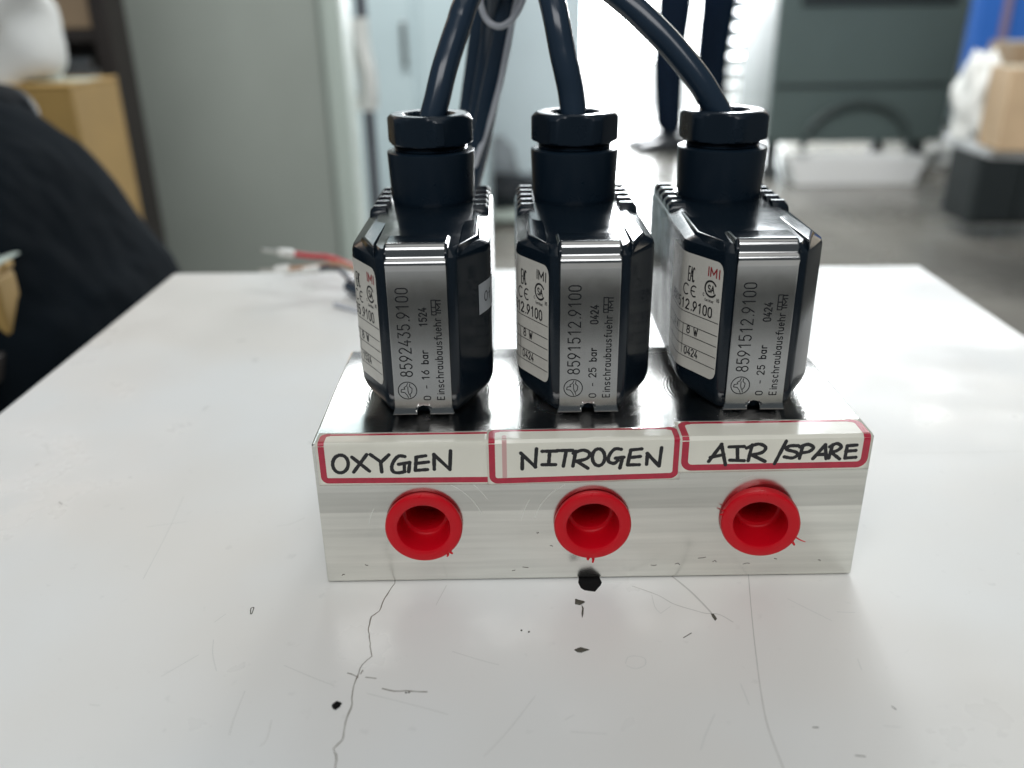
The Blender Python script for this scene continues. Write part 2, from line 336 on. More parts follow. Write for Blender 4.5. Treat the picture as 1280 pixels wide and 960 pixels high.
# ------------------------------------------------------------------ background furniture
def cab_panel(name, x0, x1, y0, depth, z0, z1, M, label, cat, parts=(), bevel=18):
    c = empty(name, ((x0+x1)/2, y0, z0), label, cat); hw = (x1-x0)/2
    b = MB(); b.box(-hw, hw, 0, depth, 0, z1-z0); b.build('cabinet_body', M, c, bevel=bevel, seg=3)
    return c, hw
M_sage = mat('sage_grey_paint', (.36, .40, .365), .42, noise=(3, .07), rvar=(6, .06))
M_sagel = mat('pale_sage_trim', (.50, .58, .53), .4)
Y1 = 1500; xa = P(150, 100, y=Y1).x; xb = P(405, 100, y=Y1).x; xc = P(433, 100, y=Y1).x
c = empty('grey_cabinet', ((xa+xc)/2, Y1, -750), 'large sage grey cabinet with a pale rounded edge standing behind the left of the table', 'cabinet')
ox = (xa+xc)/2
b = MB(); b.box(xa-ox, xb-ox, 0, 120, 60, 1560); b.build('side_panel', M_sage, c, bevel=6)
b = MB(); b.box(xb-ox+1, xc-ox, -10, 110, 60, 1560); b.build('corner_post', M_sagel, c, bevel=16, seg=4)
b = MB(); b.box(xa-ox+20, xc-ox-20, 10, 105, 0, 59); b.build('plinth', M_greywire, c, bevel=3)
# lockers behind
M_bl = mat('blue_grey_steel', (.42, .52, .55), .38, noise=(2, .08)); M_bl2 = mat('pale_blue_grey_steel', (.58, .68, .72), .4, noise=(2, .06))
Y2 = 2900; xa = P(436, 60, y=Y2).x; xb = P(606, 60, y=Y2).x
c, hw = cab_panel('steel_locker', xa, xb, Y2, 500, -700, 1100, M_bl, 'tall blue grey steel locker seen behind the left valve cable', 'locker')
for i in range(2):
    q = MB(); q.box(-hw+12+i*hw, -12+i*hw, -14, -1, 30, 1770); dr = q.build('door', M_bl, c, bevel=5)
    q = MB(); q.box(-45+i*(hw)+0, -30+i*hw, -40, -15, 620, 760); q.build('handle', M_steel, dr, bevel=4)
for sx in (-1, 1):
    for sy in (40, 440):
        q = MB(); q.lathe([(22, -50), (22, 0)], (sx*(hw-50), sy, 0), n=14); q.build('foot', M_greywire, c)
Y3 = 3900; xa = P(600, 60, y=Y3).x; xb = P(729, 60, y=Y3).x
c, hw = cab_panel('pale_locker', xa, xb, Y3, 500, -750, 1300, M_bl2, 'pale blue grey locker between the left and middle valve cables beside the doorway', 'locker')
q = MB(); q.box(-hw+14, hw-14, -14, -1, 130, 2030); dr = q.build('door', M_bl2, c, bevel=5)
q = MB(); q.box(hw-60, hw-42, -40, -15, 900, 1060); q.build('handle', M_steel, dr, bevel=4)
q = MB(); q.box(-hw+4, hw-4, -22, -2, 10, 118); q.build('plinth', M_greywire, c, bevel=4)

M_white = mat('white_fabric', (.72, .74, .72), .8, bump=(18, .6, 6)); M_blackf = mat('black_fabric', (.006, .009, .012), .9, spec=.03, bump=(4.5, .6, 40), noise=(5, .4))
M_blackf2 = mat('black_vinyl', (.012, .016, .02), .5, spec=.2, bump=(20, .5, 5))
M_card = mat('cardboard', (.42, .27, .085), .8, noise=(6, .18)); M_card2 = mat('pale_cardboard', (.55, .40, .25), .8, noise=(6, .15)); M_card3 = mat('brown_cardboard', (.30, .22, .14), .8, noise=(6, .15))
M_dark = mat('dark_brown_wood', (.025, .020, .018), .6, noise=(8, .3))

def blob(name, c, sx, sy, sz, M, label=None, cat=None, seed=1, amp=.14, n=28, flat=True, parent=None, sag=0):
    """a soft bag-like lump resting on its flattened base at c"""
    rnd = random.Random(seed); ph = [(rnd.uniform(2, 5), rnd.uniform(0, 6.28), rnd.uniform(1, 4), rnd.uniform(0, 6.28)) for _ in range(5)]
    rings = []
    for i in range(1, n):
        th = math.pi*i/n; ring = []
        for j in range(n*2):
            q = math.pi*j/n; d = 1+sum(amp/3*math.sin(a*q+b)*math.sin(c_*th*2+e) for a, b, c_, e in [(round(a), b, c_, e) for a, b, c_, e in ph])
            x = math.sin(th)**.7*math.cos(q)*d*sx; y = math.sin(th)**.7*math.sin(q)*d*sy; z = -math.cos(th)*sz*d
            if flat: z = max(z, -sz*.78)
            ring.append((x, y, z+sz*.78-sag*(abs(x)/sx)**2*sz))
        rings.append(ring)
    b = MB(); b.loft(rings); o = b.build(name, M, parent, loc=c if not parent else c)
    if label: tag(o, label, cat)
    return o
# white bag hanging by the cabinet edge, dark sack on the floor, black bag on a pallet
p = P(453, 85, y=1700)
hb = empty('hanging_cloth', (p.x, 1700, -520), 'white cloth hanging beside the pale edge of the grey cabinet on a stand', 'cloth')
rings = []
for i in range(16):
    t = i/15; z = P(446, 138, y=1700).z+520-40+t*175; ww = 22-5*math.sin(t*4); rings.append([((math.cos(a)*ww*(1+.18*math.sin(5*a+t*4)))+8*math.sin(t*5), math.sin(a)*16*(1+.2*math.cos(4*a)), z) for a in [2*math.pi*j/24 for j in range(24)]])
q = MB(); q.loft(rings); q.build('folded_cloth', M_white, hb, loc=(0, 0, 40))
q = MB(); q.tube([(0, 40, -230), (0, 40, 760)], 11, 12); q.tube([(0, 40, 740), (0, 0, 740)], 9, 10); q.lathe([(120, -230), (120, -215), (20, -205)], (0, 40, 0), n=28); q.build('stand', M_greywire, hb)
p = G(465, 300)
blob('black_sack', (p.x, p.y, -750), 110, 140, 150, M_blackf2, 'dark sack lying on the floor behind the pale edge of the grey cabinet', 'sack', 3)
p = P(632, 238, y=3500)
pl = empty('pallet_board', (p.x, 3500, -750), 'low pale platform board on the floor behind the cable bundle', 'platform')
q = MB(); q.box(-190, 150, -90, 250, 25, 55); q.build('deck', M_sagel, pl, bevel=4)
for xx in (-150, 110):
    q = MB(); q.box(xx-25, xx+25, -80, 240, 0, 24); q.build('runner', M_sagel, pl, bevel=2)
blob('black_bag', (p.x-10, 3560, -694), 140, 90, 75, M_blackf2, 'crumpled black bag on the low platform between the left and middle valves', 'bag', 5)
blob('grey_bundle', (p.x-30, 3640, -694), 80, 50, 155, mat('grey_cloth', (.22, .25, .27), .7, bump=(20, .5, 5)), 'upright grey bundle behind the crumpled black bag', 'bundle', 8)

# left side: dark shelf unit, cardboard carton, white sack, backpack
Y4 = 1180; xa = P(20, 60, y=Y4).x-220; xb = P(140, 60, y=Y4).x; xm = (xa+xb)/2; hw = (xb-xa)/2
she = empty('dark_shelf_unit', (xm, Y4, -750), 'dark shelf unit between the cartons and the sage grey cabinet', 'shelf')
for x_ in (-hw, hw-24):
    q = MB(); q.box(x_, x_+24, 0, 70, 0, 1250); q.build('upright', M_dark, she, bevel=2)
q = MB(); q.box(-hw+25, hw-25, 62, 69, 4, 1240); q.build('back_panel', M_dark, she)
for z_ in (P(80, 108, y=Y4).z+750, P(80, 45, y=Y4).z+750, P(80, 200, y=Y4).z+750, P(80, 300, y=Y4).z+750, 1180):
    q = MB(); q.box(-hw+25, hw-25, 4, 61, z_-9, z_+9); q.build('shelf', M_dark, she, bevel=2)
zs = P(80, 45, y=Y4).z+9
def carton(name, x0, x1, y0, y1, z0, z1, M, label, rz=0, tape=True, cat='box'):
    cx, cy = (x0+x1)/2, (y0+y1)/2; hx, hy = (x1-x0)/2, (y1-y0)/2
    c = empty(name, (cx, cy, z0), label, cat, rz)
    q = MB(); q.box(-hx, hx, -hy, hy, 0, z1-z0-4); q.build('carton_body', M, c, bevel=3)
    for s_ in (-1, 1):
        q = MB(); q.box(-hx, hx, min(s_*1.2, s_*hy), max(s_*1.2, s_*hy), z1-z0-3.5, z1-z0); q.build('flap', M, c, bevel=1)
    if tape: q = MB(); q.box(-hx*.98, hx*.98, -22, 22, z1-z0+.3, z1-z0+.9); q.build('tape', M_sagel, c, smooth=False)
    return c
carton('brown_carton', P(38, 20, y=1230).x, P(118, 20, y=1200).x, 1184, 1238, zs, zs+190, M_card3, 'brown carton on the upper board of the dark shelf unit')
q = MB(); z_ = P(80, 108, y=Y4).z+9; xx = P(80, 90, y=Y4+20).x; q.box(-60, 60, -16, 38, 0, 14); q.box(-52, 50, -12, 34, 14.5, 30); q.build('metal_tray', M_steel, None, loc=(xx, Y4+20, z_), bevel=3)
tag(bpy.data.objects['metal_tray'], 'silver metal tray on the lower open board of the dark shelf unit', 'tray')
# table beside: a low stand carrying carton, sack
Y5 = 820; xr = P(104, 160, y=Y5).x; zt_ = P(100, 105, y=Y5).z; xl = P(-120, 160, y=Y5).x
carton('yellow_carton', xl, xr, Y5, Y5+110, -240, zt_, M_card, 'large yellow brown carton behind the black backpack under the white sack', R(-3))
q = empty('low_bench', ((xl+xr)/2, Y5+55, -750), 'dark low bench carrying the large yellow brown carton', 'bench')
b = MB(); b.box(-(xr-xl)/2-4, (xr-xl)/2-2, -62, 62, 480, 509); b.build('seat_board', M_dark, q, bevel=3)
for sx in (-1, 1):
    for sy in (-1, 1):
        b = MB(); b.box(sx*((xr-xl)/2-20)-15, sx*((xr-xl)/2-20)+15, sy*45-12, sy*45+12, 0, 479); b.build('leg', M_dark, q, bevel=2)
p0 = P(-22, 92, y=Y5+50)
blob('white_sack', (p0.x, Y5+56, zt_+1.5), 92, 52, 84, M_white, 'white cloth sack resting on the large yellow brown carton', 'sack', 2, amp=.2, sag=.25)
# dark garment-like backpack filling the left
bpk = empty('black_backpack', (P(60, 300, y=430).x-60, 430, -520), 'black backpack with a carry loop standing beside the left edge of the table', 'backpack')
bx, by = P(60, 300, y=430).x-60, 430
out = [(230, 342), (205, 322), (188, 302), (165, 270), (150, 246), (120, 214), (104, 198), (82, 188), (55, 166), (30, 153), (0, 150), (-60, 150), (-200, 170)]
prof = [P(a, b_, y=430) for a, b_ in out]
mbk = MB(); rings = []
top = [(p.x-bx, p.z+520) for p in prof]; top = [(top[0][0]-4, top[0][1]-160), (top[0][0]+1, top[0][1]-60)]+top
N = len(top)
for k, (yy, sc_) in enumerate([(-215, .78), (-205, .88), (-175, .95), (-110, .99), (-45, 1), (-15, .98), (0, .93), (8, .85)]):
    ring = [((x+90)*sc_-90+13, yy, 19+z*(.93+.07*(sc_-.8)/.2)) for x, z in top]
    ring += [(-330, yy, 0), ((top[0][0]-2)*sc_, yy, 0)]
    rings.append(ring)
mbk.loft(rings); mbk.build('bag_body', M_blackf, bpk, bevel=0, sub=1)
lp = [P(a, b_, y=440) for a, b_ in ((-60, 160), (-40, 134), (-5, 121), (22, 130), (36, 156), (44, 190))]
q = MB(); q.tube([(p.x-bx, 10, p.z+520) for p in spline([(p.x, 440, p.z) for p in lp], 6)], 9, 12); q.build('carry_loop', M_blackf2, bpk)
q = MB(); q.tube([(p.x-bx-26, -209, p.z+470) for p in spline([(p.x, 0, p.z-30) for p in prof[2:11]], 4)], 3, 8); q.build('seam_piping', M_blackf2, bpk)
st = empty('low_stool', (bx-110, by, -750), 'dark low stool under the black backpack beside the table', 'stool')
q = MB(); q.box(-240, 90, -220, 20, 205, 229); q.build('seat', M_dark, st, bevel=5)
for sx in (-210, 65):
    for sy in (-195, -5):
        q = MB(); q.lathe([(13, 0), (16, 204)], (sx, sy, 0), n=14); q.build('leg', M_greywire, st)
# tan parcel in front of the backpack at the far left
p = P(5, 370, y=250)
carton('tan_parcel', p.x-150, p.x, 240, 262, P(0, 428, y=250).z, P(0, 336, y=250).z, M_card, 'small tan parcel at the far left in front of the black backpack', R(4))
ps = empty('parcel_stand', (p.x-75, 231, -750), 'slim black stand holding the small tan parcel at the far left', 'stand')
zt2 = P(0, 428, y=250).z+750
q = MB(); q.box(-75, 75, -35, 35, zt2-14, zt2-.5); q.build('top_board', M_dark, ps, bevel=2)
q = MB(); q.lathe([(90, 0), (90, 12), (14, 22), (12, zt2-15)], n=24); q.build('column', M_greywire, ps)

# right: dark machine cabinet on feet, floor-glare form beneath, hose arc
Y6 = 4350; xa = P(963, 120, y=Y6).x; xb = P(1198, 90, y=Y6).x; zb_ = P(1070, 178, y=Y6).z
M_dg = mat('dark_green_grey_paint', (.085, .115, .11), .45, noise=(1.6, .1)); M_dg2 = mat('darker_trim', (.02, .026, .028), .5)
mc = empty('machine_cabinet', ((xa+xb)/2, Y6, -750), 'dark green grey machine cabinet on feet to the right of the bright doorway', 'cabinet'); hw = (xb-xa)/2; z0 = zb_+750
b = MB(); b.loft([[(-hw*s_, 0, z), (hw*t_, 0, z), (hw*t_, 650, z), (-hw*s_, 650, z)] for z, s_, t_ in ((z0, 1.0, .95), (z0+300, 1, .98), (1900, 1.02, 1.16))]); b.build('cabinet_body', M_dg, mc, bevel=14, seg=3)
zt = P(1090, 5, y=Y6).z+750
b = MB(); b.box(-hw*.78, hw*.85, -24, -2, zt, zt+55); b.build('handle_slot', M_dg2, mc, bevel=8)
b = MB(); zz = P(1070, 108, y=Y6).z+750; b.box(-hw*.97, hw*.9, -14, -2, zz, zz+12); b.build('panel_seam', M_dg2, mc, bevel=2)
hc = P(1068, 186, y=Y6-30); hx, hz = hc.x-(xa+xb)/2, hc.z+750
b = MB(); b.tube([(hx+math.cos(a)*262, -30, hz+math.sin(a)*225) for a in [math.pi*j/28 for j in range(29)]], 20, 12); b.build('drain_hose', mat('dull_hose', (.045, .062, .06), .5), mc)
for x_, y_ in ((-hw+50, 70), (hw-110, 70), (-hw+50, 580), (hw-110, 580)):
    b = MB(); b.lathe([(48, 0), (48, 40), (34, 60), (34, z0-2)], (x_, y_, 0), n=18); b.build('foot', M_dg2, mc)
bt = empty('floor_glare_form', (P(1068, 190, y=Y6-100).x, Y6-70, -750), 'white tub-shaped stand-in for bright floor glare under the dark green grey machine cabinet', 'floor glare')  # white shape stands in for glare on the floor beneath the cabinet
M_wp = mat('floor_glare_white', (.82, .83, .82), .4)
hx2 = (P(1148, 190, y=Y6).x-P(985, 190, y=Y6).x)/2
b = MB(); b.loft([[(sx*hx2*s_, sy*s_, z) for sx, sy in ((-1, -110), (1, -110), (1, 110), (-1, 110))] for z, s_ in ((0, .9), (120, 1), (128, 1.02), (120, .96), (12, .87))]); b.build('glare_shell', M_wp, bt, bevel=10, seg=3)
for s_ in (-1, 1):
    b = MB(); b.box(s_*hx2-16, s_*hx2+16, -45, 45, 112, 124); b.build('glare_rim', M_wp, bt, bevel=4)

# far right: trolley with boxes and crates
Y7 = 2300; a0 = P(1184, 176, y=Y7+200); a1 = P(1330, 210, y=Y7-150); zt = P(1184, 172, y=Y7+150).z
tr = empty('trolley', (a0.x+330, Y7, -750), 'pale metal trolley loaded with cartons and cloth at the far right', 'trolley')
M_tm = mat('pale_trolley_metal', (.62, .64, .66), .35, metal=.3)
h = zt+750
def tray(z, M):
    b = MB(); b.add([(-330, 230, z), (330, 60, z), (330, -340, z), (-330, -60, z), (-330, 230, z+26), (330, 60, z+26), (330, -340, z+26), (-330, -60, z+26)], [(0, 1, 2, 3), (7, 6, 5, 4), (0, 4, 5, 1), (1, 5, 6, 2), (2, 6, 7, 3), (3, 7, 4, 0)]); return b.build('tray', M, tr, bevel=5)
tray(h-26, M_tm)
b = MB(); b.loft([[(40, 120, z), (325, 40, z), (325, -330, z), (40, -190, z)] for z in (h-150, h-28)]); b.build('drawer', M_dg2, tr, bevel=5)
for x_, y_ in ((190, 60), (300, 30), (300, -290), (190, -230)):
    b = MB(); b.tube([(x_, y_, 60), (x_, y_, h-28)], 13, 12); po = b.build('post', M_dg2, tr)
    b = MB(); b.lathe([(30, -12), (34, 0), (30, 12)], (x_, y_, 32), axis='y', n=18); b.build('castor', M_dg2, tr)
xo, zo = a0.x, zt+1
carton('kraft_carton', P(1245, 120, y=Y7-40).x, P(1245, 120, y=Y7-40).x+240, Y7-120, Y7+20, zo, P(1260, 84, y=Y7-60).z, M_card2, 'pale kraft carton at the front of the trolley at the far right edge', R(-6))
carton('grey_brown_carton', P(1232, 70, y=Y7+190).x, P(1232, 70, y=Y7+190).x+260, Y7+40, Y7+180, P(1232, 88, y=Y7+130).z, P(1232, 52, y=Y7+130).z, M_card3, 'grey brown carton stacked on the black crate at the far right')
b = MB(); zc = P(1232, 88, y=Y7+130).z; xcr = P(1232, 70, y=Y7+190).x
b.loft([[(xcr+240*s_+(0 if t_ else 0), Y7+110+70*t_, z) for s_, t_ in ((.02, -1), (1, -1), (1, 1), (.02, 1))] for z in (zo, zc-1)]); tag(b.build('black_crate', M_dg2, bevel=6), 'black crate under the grey brown carton on the trolley', 'crate')
pc = P(1208, 165, y=Y7+120)
blob('white_cloth', (pc.x+20, Y7+130, zo), 62, 60, 128, M_white, 'crumpled white cloth piled on the left end of the trolley', 'cloth', 11, amp=.25)
pb = P(1212, 60, y=3100); pe = P(1290, 60, y=3100)
M_blue = mat('bright_blue_paint', (.03, .13, .46), .4); hb_ = (pe.x-pb.x)/2+110; zbb = P(1240, 95, y=3100).z
bb = empty('blue_panel_bin', ((pb.x+pe.x)/2+100, 3100, zbb), 'bright blue bin on the dark workbench behind the loaded trolley at the far right', 'bin')
b = MB(); b.box(-hb_+12, hb_, 0, 60, .5, 900); b.build('bin_body', M_blue, bb, bevel=8)
for k in range(2):
    b = MB(); b.box(-hb_+18+k*hb_, -6+k*hb_, -14, -1, 20, 880); b.build('front_panel', M_blue, bb, bevel=4)
b = MB(); xx = P(1253, 40, y=3080).x-((pb.x+pe.x)/2+100); b.box(xx-14, xx+14, -32, -15, 20, 880); b.build('strap_strip', mat('mauve_strip', (.20, .16, .24), .5), bb, bevel=4)
wb = empty('dark_workbench', ((pb.x+pe.x)/2+130, 3100, -750), 'dark workbench under the bright blue bin behind the trolley', 'workbench')
wx = P(1226, 200, y=3100).x-((pb.x+pe.x)/2+130)
b = MB(); b.box(wx-20, hb_, -10, 260, zbb+750-30, zbb+749.5); b.build('bench_top', M_dg2, wb, bevel=4)
b = MB(); b.box(wx, hb_-20, 10, 240, 60, zbb+750-31); b.build('bench_cupboard', M_dg2, wb, bevel=6)
for k in range(2):
    x_ = wx+(hb_-20-wx)*k/2; b = MB(); b.box(x_+6, x_+(hb_-20-wx)/2-6, -4, 9, 80, zbb+750-50); b.build('cupboard_door', M_dg2, wb, bevel=3)
p = G(1200, 212)
blob('pale_bundle', (p.x, p.y+60, -750), 200, 110, 62, M_white, 'low pale bundle on the floor between the machine cabinet and the trolley', 'bundle', 17, amp=.2)

# ------------------------------------------------------------------ people in the doorway
M_trous = mat('dark_trousers', (.006, .010, .018), .9, spec=0, bump=(40, .5, 4)); M_shirt = mat('blue_shirt', (.05, .12, .30), .8, bump=(40, .4, 4))
M_skin = mat('skin', (.40, .24, .16), .5); M_shoe = mat('black_shoe', (.01, .012, .016), .4); M_hair = mat('black_hair', (.01, .01, .012), .6)
def person(loc, label, rz, stride, shirt, lean=0):
    root = empty('person', loc, label, 'person', rz)
    # facing -y in its own frame; stride moves the left foot forward and the right foot back (mm)
    J = {'pel': (0, 0, 930, 128), 'wai': (0, 0, 1080, 118), 'che': (0, -8, 1290, 138), 'nec': (0, 0, 1440, 52), 'hd0': (0, -8, 1500, 62), 'hd1': (0, -12, 1590, 84), 'hd2': (0, -6, 1680, 56)}
    Ed = [('pel', 'wai'), ('wai', 'che'), ('che', 'nec'), ('nec', 'hd0'), ('hd0', 'hd1'), ('hd1', 'hd2')]
    for s_, n in ((-1, 'l'), (1, 'r')):
        fy = -stride if s_ < 0 else stride
        J['hip'+n] = (s_*88, 0, 880, 104); J['kne'+n] = (s_*95, fy*.5-25, 500, 84); J['ank'+n] = (s_*98, fy, 95, 60)
        J['sho'+n] = (s_*180, 0, 1385, 56); J['elb'+n] = (s_*235, 25, 1120, 42); J['wri'+n] = (s_*205, -200, 1100, 28); J['pal'+n] = (s_*195, -275, 1110, 30)
        Ed += [('pel', 'hip'+n), ('hip'+n, 'kne'+n), ('kne'+n, 'ank'+n), ('che', 'sho'+n), ('sho'+n, 'elb'+n), ('elb'+n, 'wri'+n), ('wri'+n, 'pal'+n)]
        for k in range(4):
            a = (s_*195+(k-1.5)*19, -322, 1112, 9); e = (s_*195+(k-1.5)*18, -322-(40, 48, 46, 34)[k], 1098, 8)
            J[f'f{n}{k}'] = a; J[f'g{n}{k}'] = e; Ed += [('pal'+n, f'f{n}{k}'), (f'f{n}{k}', f'g{n}{k}')]
        J['t0'+n] = (s_*195-s_*42, -272, 1114, 10); J['t1'+n] = (s_*195-s_*54, -308, 1108, 9); Ed += [('pal'+n, 't0'+n), ('t0'+n, 't1'+n)]
    ks = list(J); me = bpy.data.meshes.new('body_base'); me.from_pydata([Vector(J[k][:3])*S for k in ks], [(ks.index(a), ks.index(b)) for a, b in Ed], [])
    tmp = bpy.data.objects.new('tmp', me); col.objects.link(tmp); md = tmp.modifiers.new('k', 'SKIN'); md.use_smooth_shade = True
    for i, k in enumerate(ks):
        sv = me.skin_vertices[0].data[i]; sv.radius = (J[k][3]*S, J[k][3]*S*.85); sv.use_root = (k == 'pel')
    sb = tmp.modifiers.new('s', 'SUBSURF'); sb.levels = sb.render_levels = 2
    dg = bpy.context.evaluated_depsgraph_get(); nm = bpy.data.meshes.new_from_object(tmp.evaluated_get(dg)); bpy.data.objects.remove(tmp)
    nm.materials.clear()
    for m_ in (M_trous, shirt, M_skin): nm.materials.append(m_)
    for p_ in nm.polygons:
        c_ = p_.center/S; p_.use_smooth = True; arm = abs(c_.x) > 165
        p_.material_index = 2 if c_.z > 1440 or (arm and c_.y < -205) else 1 if c_.z > 930 or arm else 0
    o = bpy.data.objects.new('body', nm); col.objects.link(o); o.parent = root
    for s_ in (-1, 1):
        fy = -stride if s_ < 0 else stride; b = MB(); rings = []
        for y_, w_, h_ in ((80, 40, 80), (60, 52, 100), (0, 54, 110), (-70, 52, 86), (-140, 54, 66), (-200, 48, 54), (-232, 26, 40)):
            rings.append([(s_*98+w_*math.cos(a), fy+y_, max(0, h_*.5+h_*.52*math.sin(a))) for a in [2*math.pi*j/16 for j in range(16)]])
        b.loft(rings); b.build('shoe', M_shoe, root)
    b = MB(); b.lathe([(30, 1568), (80, 1600), (92, 1650), (84, 1695), (55, 1728), (10, 1738)], (0, 6, 0), n=20); b.build('hair', M_hair, root)
    b = MB(); b.lathe([(3, 0), (11, 10), (7, 34), (2, 40)], (0, -92, 1575), n=10); b.build('nose', M_skin, root)
    return root
p = G(822, 187)
person((p.x+60, p.y, -750), 'person in dark trousers turned left, foremost in the bright doorway, shoe towards the middle valve', R(-88), 12, M_shirt)
p = P(892, 120, y=5750)
person((p.x-10, 5750, -750), 'person in dark trousers standing further back in the doorway, nearer the dark machine cabinet', R(-86), 12, M_shirt)

# ------------------------------------------------------------------ the table
TX0, TX1, TY1, TY0 = -186.8, 179.5, 249.7, -128
tb = empty('table', (0, 0, -750), 'white laminate table top with a crack and black chips under the aluminium block', 'table', R(-.16))
b = MB(); b.box(TX0, TX1, TY0, TY1, 722, 750); b.build('tabletop', M_table, tb, bevel=1.2, seg=3)
b = MB(); b.box(TX0+35, TX1-35, TY0+35, TY1-35, 670, 721); b.build('apron', M_tm, tb, bevel=2)
for x_ in (TX0+50, TX1-50):
    for y_ in (TY0+50, TY1-50):
        b = MB(); b.box(x_-17, x_+17, y_-17, y_+17, 0, 669); b.build('leg', M_tm, tb, bevel=3)
Rt = Matrix.Rotation(R(.16), 3, 'Z')
def tp(px, py, h=0):
    v = Rt @ P(px, py, z=0); return (v.x, v.y, 750+h)
M_crack = mat('crack_grime', (.20, .18, .15), .7); M_scr = mat('worn_scratch', (.50, .49, .46), .5); M_scr2 = mat('faint_scratch', (.60, .60, .57), .4); M_chip = mat('black_chip', (.006, .006, .006), .8, spec=.12); M_chip2 = mat('dark_flake', (.07, .065, .05), .6)
def mark(name, lines, wmm, M, lift=.03, sm=5, jit=0):
    for n_, ln in enumerate(lines):
        b = MB(); q = [Vector(tp(*p)[:2]) for p in ln]
        if jit:
            r_ = []
            for a, c_ in zip(q, q[1:]):
                n = max(2, int((c_-a).length/1.0))
                for k in range(n): r_.append(a.lerp(c_, k/n)+Vector((random.uniform(-jit, jit), random.uniform(-jit, jit))))
            q = r_+[q[-1]]
        elif len(q) > 2: q = [Vector((v.x, v.y)) for v in spline([(v.x, v.y, 0) for v in q], sm)]
        strokes(b, [q], wmm, lambda u, v, h: (u, v, 750+h), lift+.003*(n_ % 5), wob=.35 if jit else .15)
        b.build(name, M, tb, smooth=False)
A_ = lambda L, x0=380, y0=700, k=2.667: [(x0+a/k, y0+c_/k) for a, c_ in L]
mark('crack', [A_([(303, 60), (303, 78), (265, 135), (250, 170), (225, 190), (215, 225), (222, 300), (225, 320), (195, 350), (182, 375), (172, 400), (162, 430), (160, 480), (140, 540), (130, 600), (97, 630), (107, 650), (105, 720)])], .22, M_crack, jit=.12)
mark('crack_branch', [A_([(145, 378), (165, 383), (180, 392)]), A_([(205, 392), (240, 395)]), A_([(262, 428), (300, 438), (340, 437), (410, 440)]), A_([(188, 380), (196, 368)])], .22, M_crack, .045, jit=.08)
Bx = lambda L: A_(L, 700, 690, 4.923)
Cx = lambda L: A_(L, 840, 690, 2.909)
Dx = lambda L: A_(L, 0, 520, 2.181)
mark('scratch', [Bx([(445, 210), (600, 265), (700, 320), (830, 360), (900, 378), (980, 385), (1065, 432)]), Cx([(278, 84), (290, 230), (305, 370), (325, 520), (350, 640), (410, 800)])], .2, M_scr)
mark('scratch', [Bx([(690, 150), (800, 240), (900, 340), (935, 380)])], .42, M_scr, .02)
mark('faint_scratch', [A_([(495, 305), (575, 330), (650, 350)]), A_([(770, 455), (680, 570), (600, 655)]), A_([(475, 85), (440, 150)]), A_([(870, 533), (900, 517)]), A_([(210, 445), (350, 480), (480, 515)]),
    A_([(1072, 345), (1080, 325), (1105, 320), (1135, 328), (1137, 350), (1105, 362), (1075, 352)]), A_([(890, 573), (1010, 580)]), Bx([(565, 265), (585, 340), (620, 378)]), Bx([(620, 378), (680, 335)]),
    Cx([(420, 170), (500, 210), (580, 250)]), Cx([(155, 590), (120, 670), (105, 720)]), Cx([(600, 218), (665, 220)]), Cx([(675, 390), (690, 430)]), Cx([(250, 480), (280, 555)]), Cx([(770, 632), (830, 638)]),
    Dx([(500, 220), (460, 310), (390, 445)]), Dx([(400, 302), (510, 288)]), Dx([(440, 710), (500, 675), (540, 652)]), Dx([(582, 610), (580, 650), (590, 695)]), Dx([(668, 750), (640, 820), (625, 870)]),
    Dx([(740, 830), (728, 880), (710, 900)]), Dx([(775, 680), (850, 712), (910, 735)]), Dx([(755, 300), (790, 295), (830, 278)]), Dx([(125, 75), (135, 105)]), Dx([(245, 787), (272, 790)]), Dx([(615, 540), (585, 562)]),
    [(1105, 566), (1180, 566), (1280, 564)], [(1155, 430), (1195, 433), (1232, 443)]], .16, M_scr2, .02)
mark('dark_nick', [Cx([(668, 740), (703, 744)]), Cx([(800, 562), (815, 573)]), Cx([(513, 638), (532, 638)]), Cx([(42, 312), (70, 295)]), Dx([(683, 540), (684, 525), (692, 523), (686, 540)]), [(253, 513), (261, 508)], Dx([(160, 235), (170, 240)]), Dx([(97, 134), (108, 131)])], .22, M_chip2, .03)
def chip(poly, M, h, fr):
    pts = [Vector(tp(*p)[:2]) for p in fr(poly)]; c_ = sum(pts, Vector((0, 0)))/len(pts); n = len(pts)
    b = MB(); b.add([(p.x, p.y, 750.005) for p in pts]+[(*(c_+(p-c_)*.8), 750+h) for p in pts], [(j, (j+1) % n, (j+1) % n+n, j+n) for j in range(n)]+[tuple(range(n, 2*n))])
    return b.build('chip', M, tb, smooth=False)
chip([(112, 190), (128, 222), (150, 236), (215, 245), (250, 205), (258, 188), (240, 150), (235, 120), (130, 120), (116, 150)], M_chip, .12, Bx)
chip([(92, 290), (112, 297), (155, 308), (140, 318), (122, 327), (92, 322)], M_chip2, .3, Bx)
chip([(132, 322), (146, 345), (143, 385), (136, 408), (132, 380), (136, 350)], M_chip2, .25, Bx)
chip([(900, 300), (922, 292), (952, 300), (925, 309), (912, 308)], M_chip2, .3, A_)
chip([(92, 485), (110, 472), (127, 478), (118, 492), (104, 501), (94, 494)], M_chip, .4, A_)
chip([(928, 380), (945, 382), (966, 412), (955, 424), (938, 402)], M_chip2, .25, Bx)
for cxy in ((725, 235), (750, 240), (340, 443), (350, 442)):
    chip([(cxy[0]-4, cxy[1]), (cxy[0], cxy[1]-3), (cxy[0]+4, cxy[1]), (cxy[0], cxy[1]+3)], M_chip2, .15, A_)

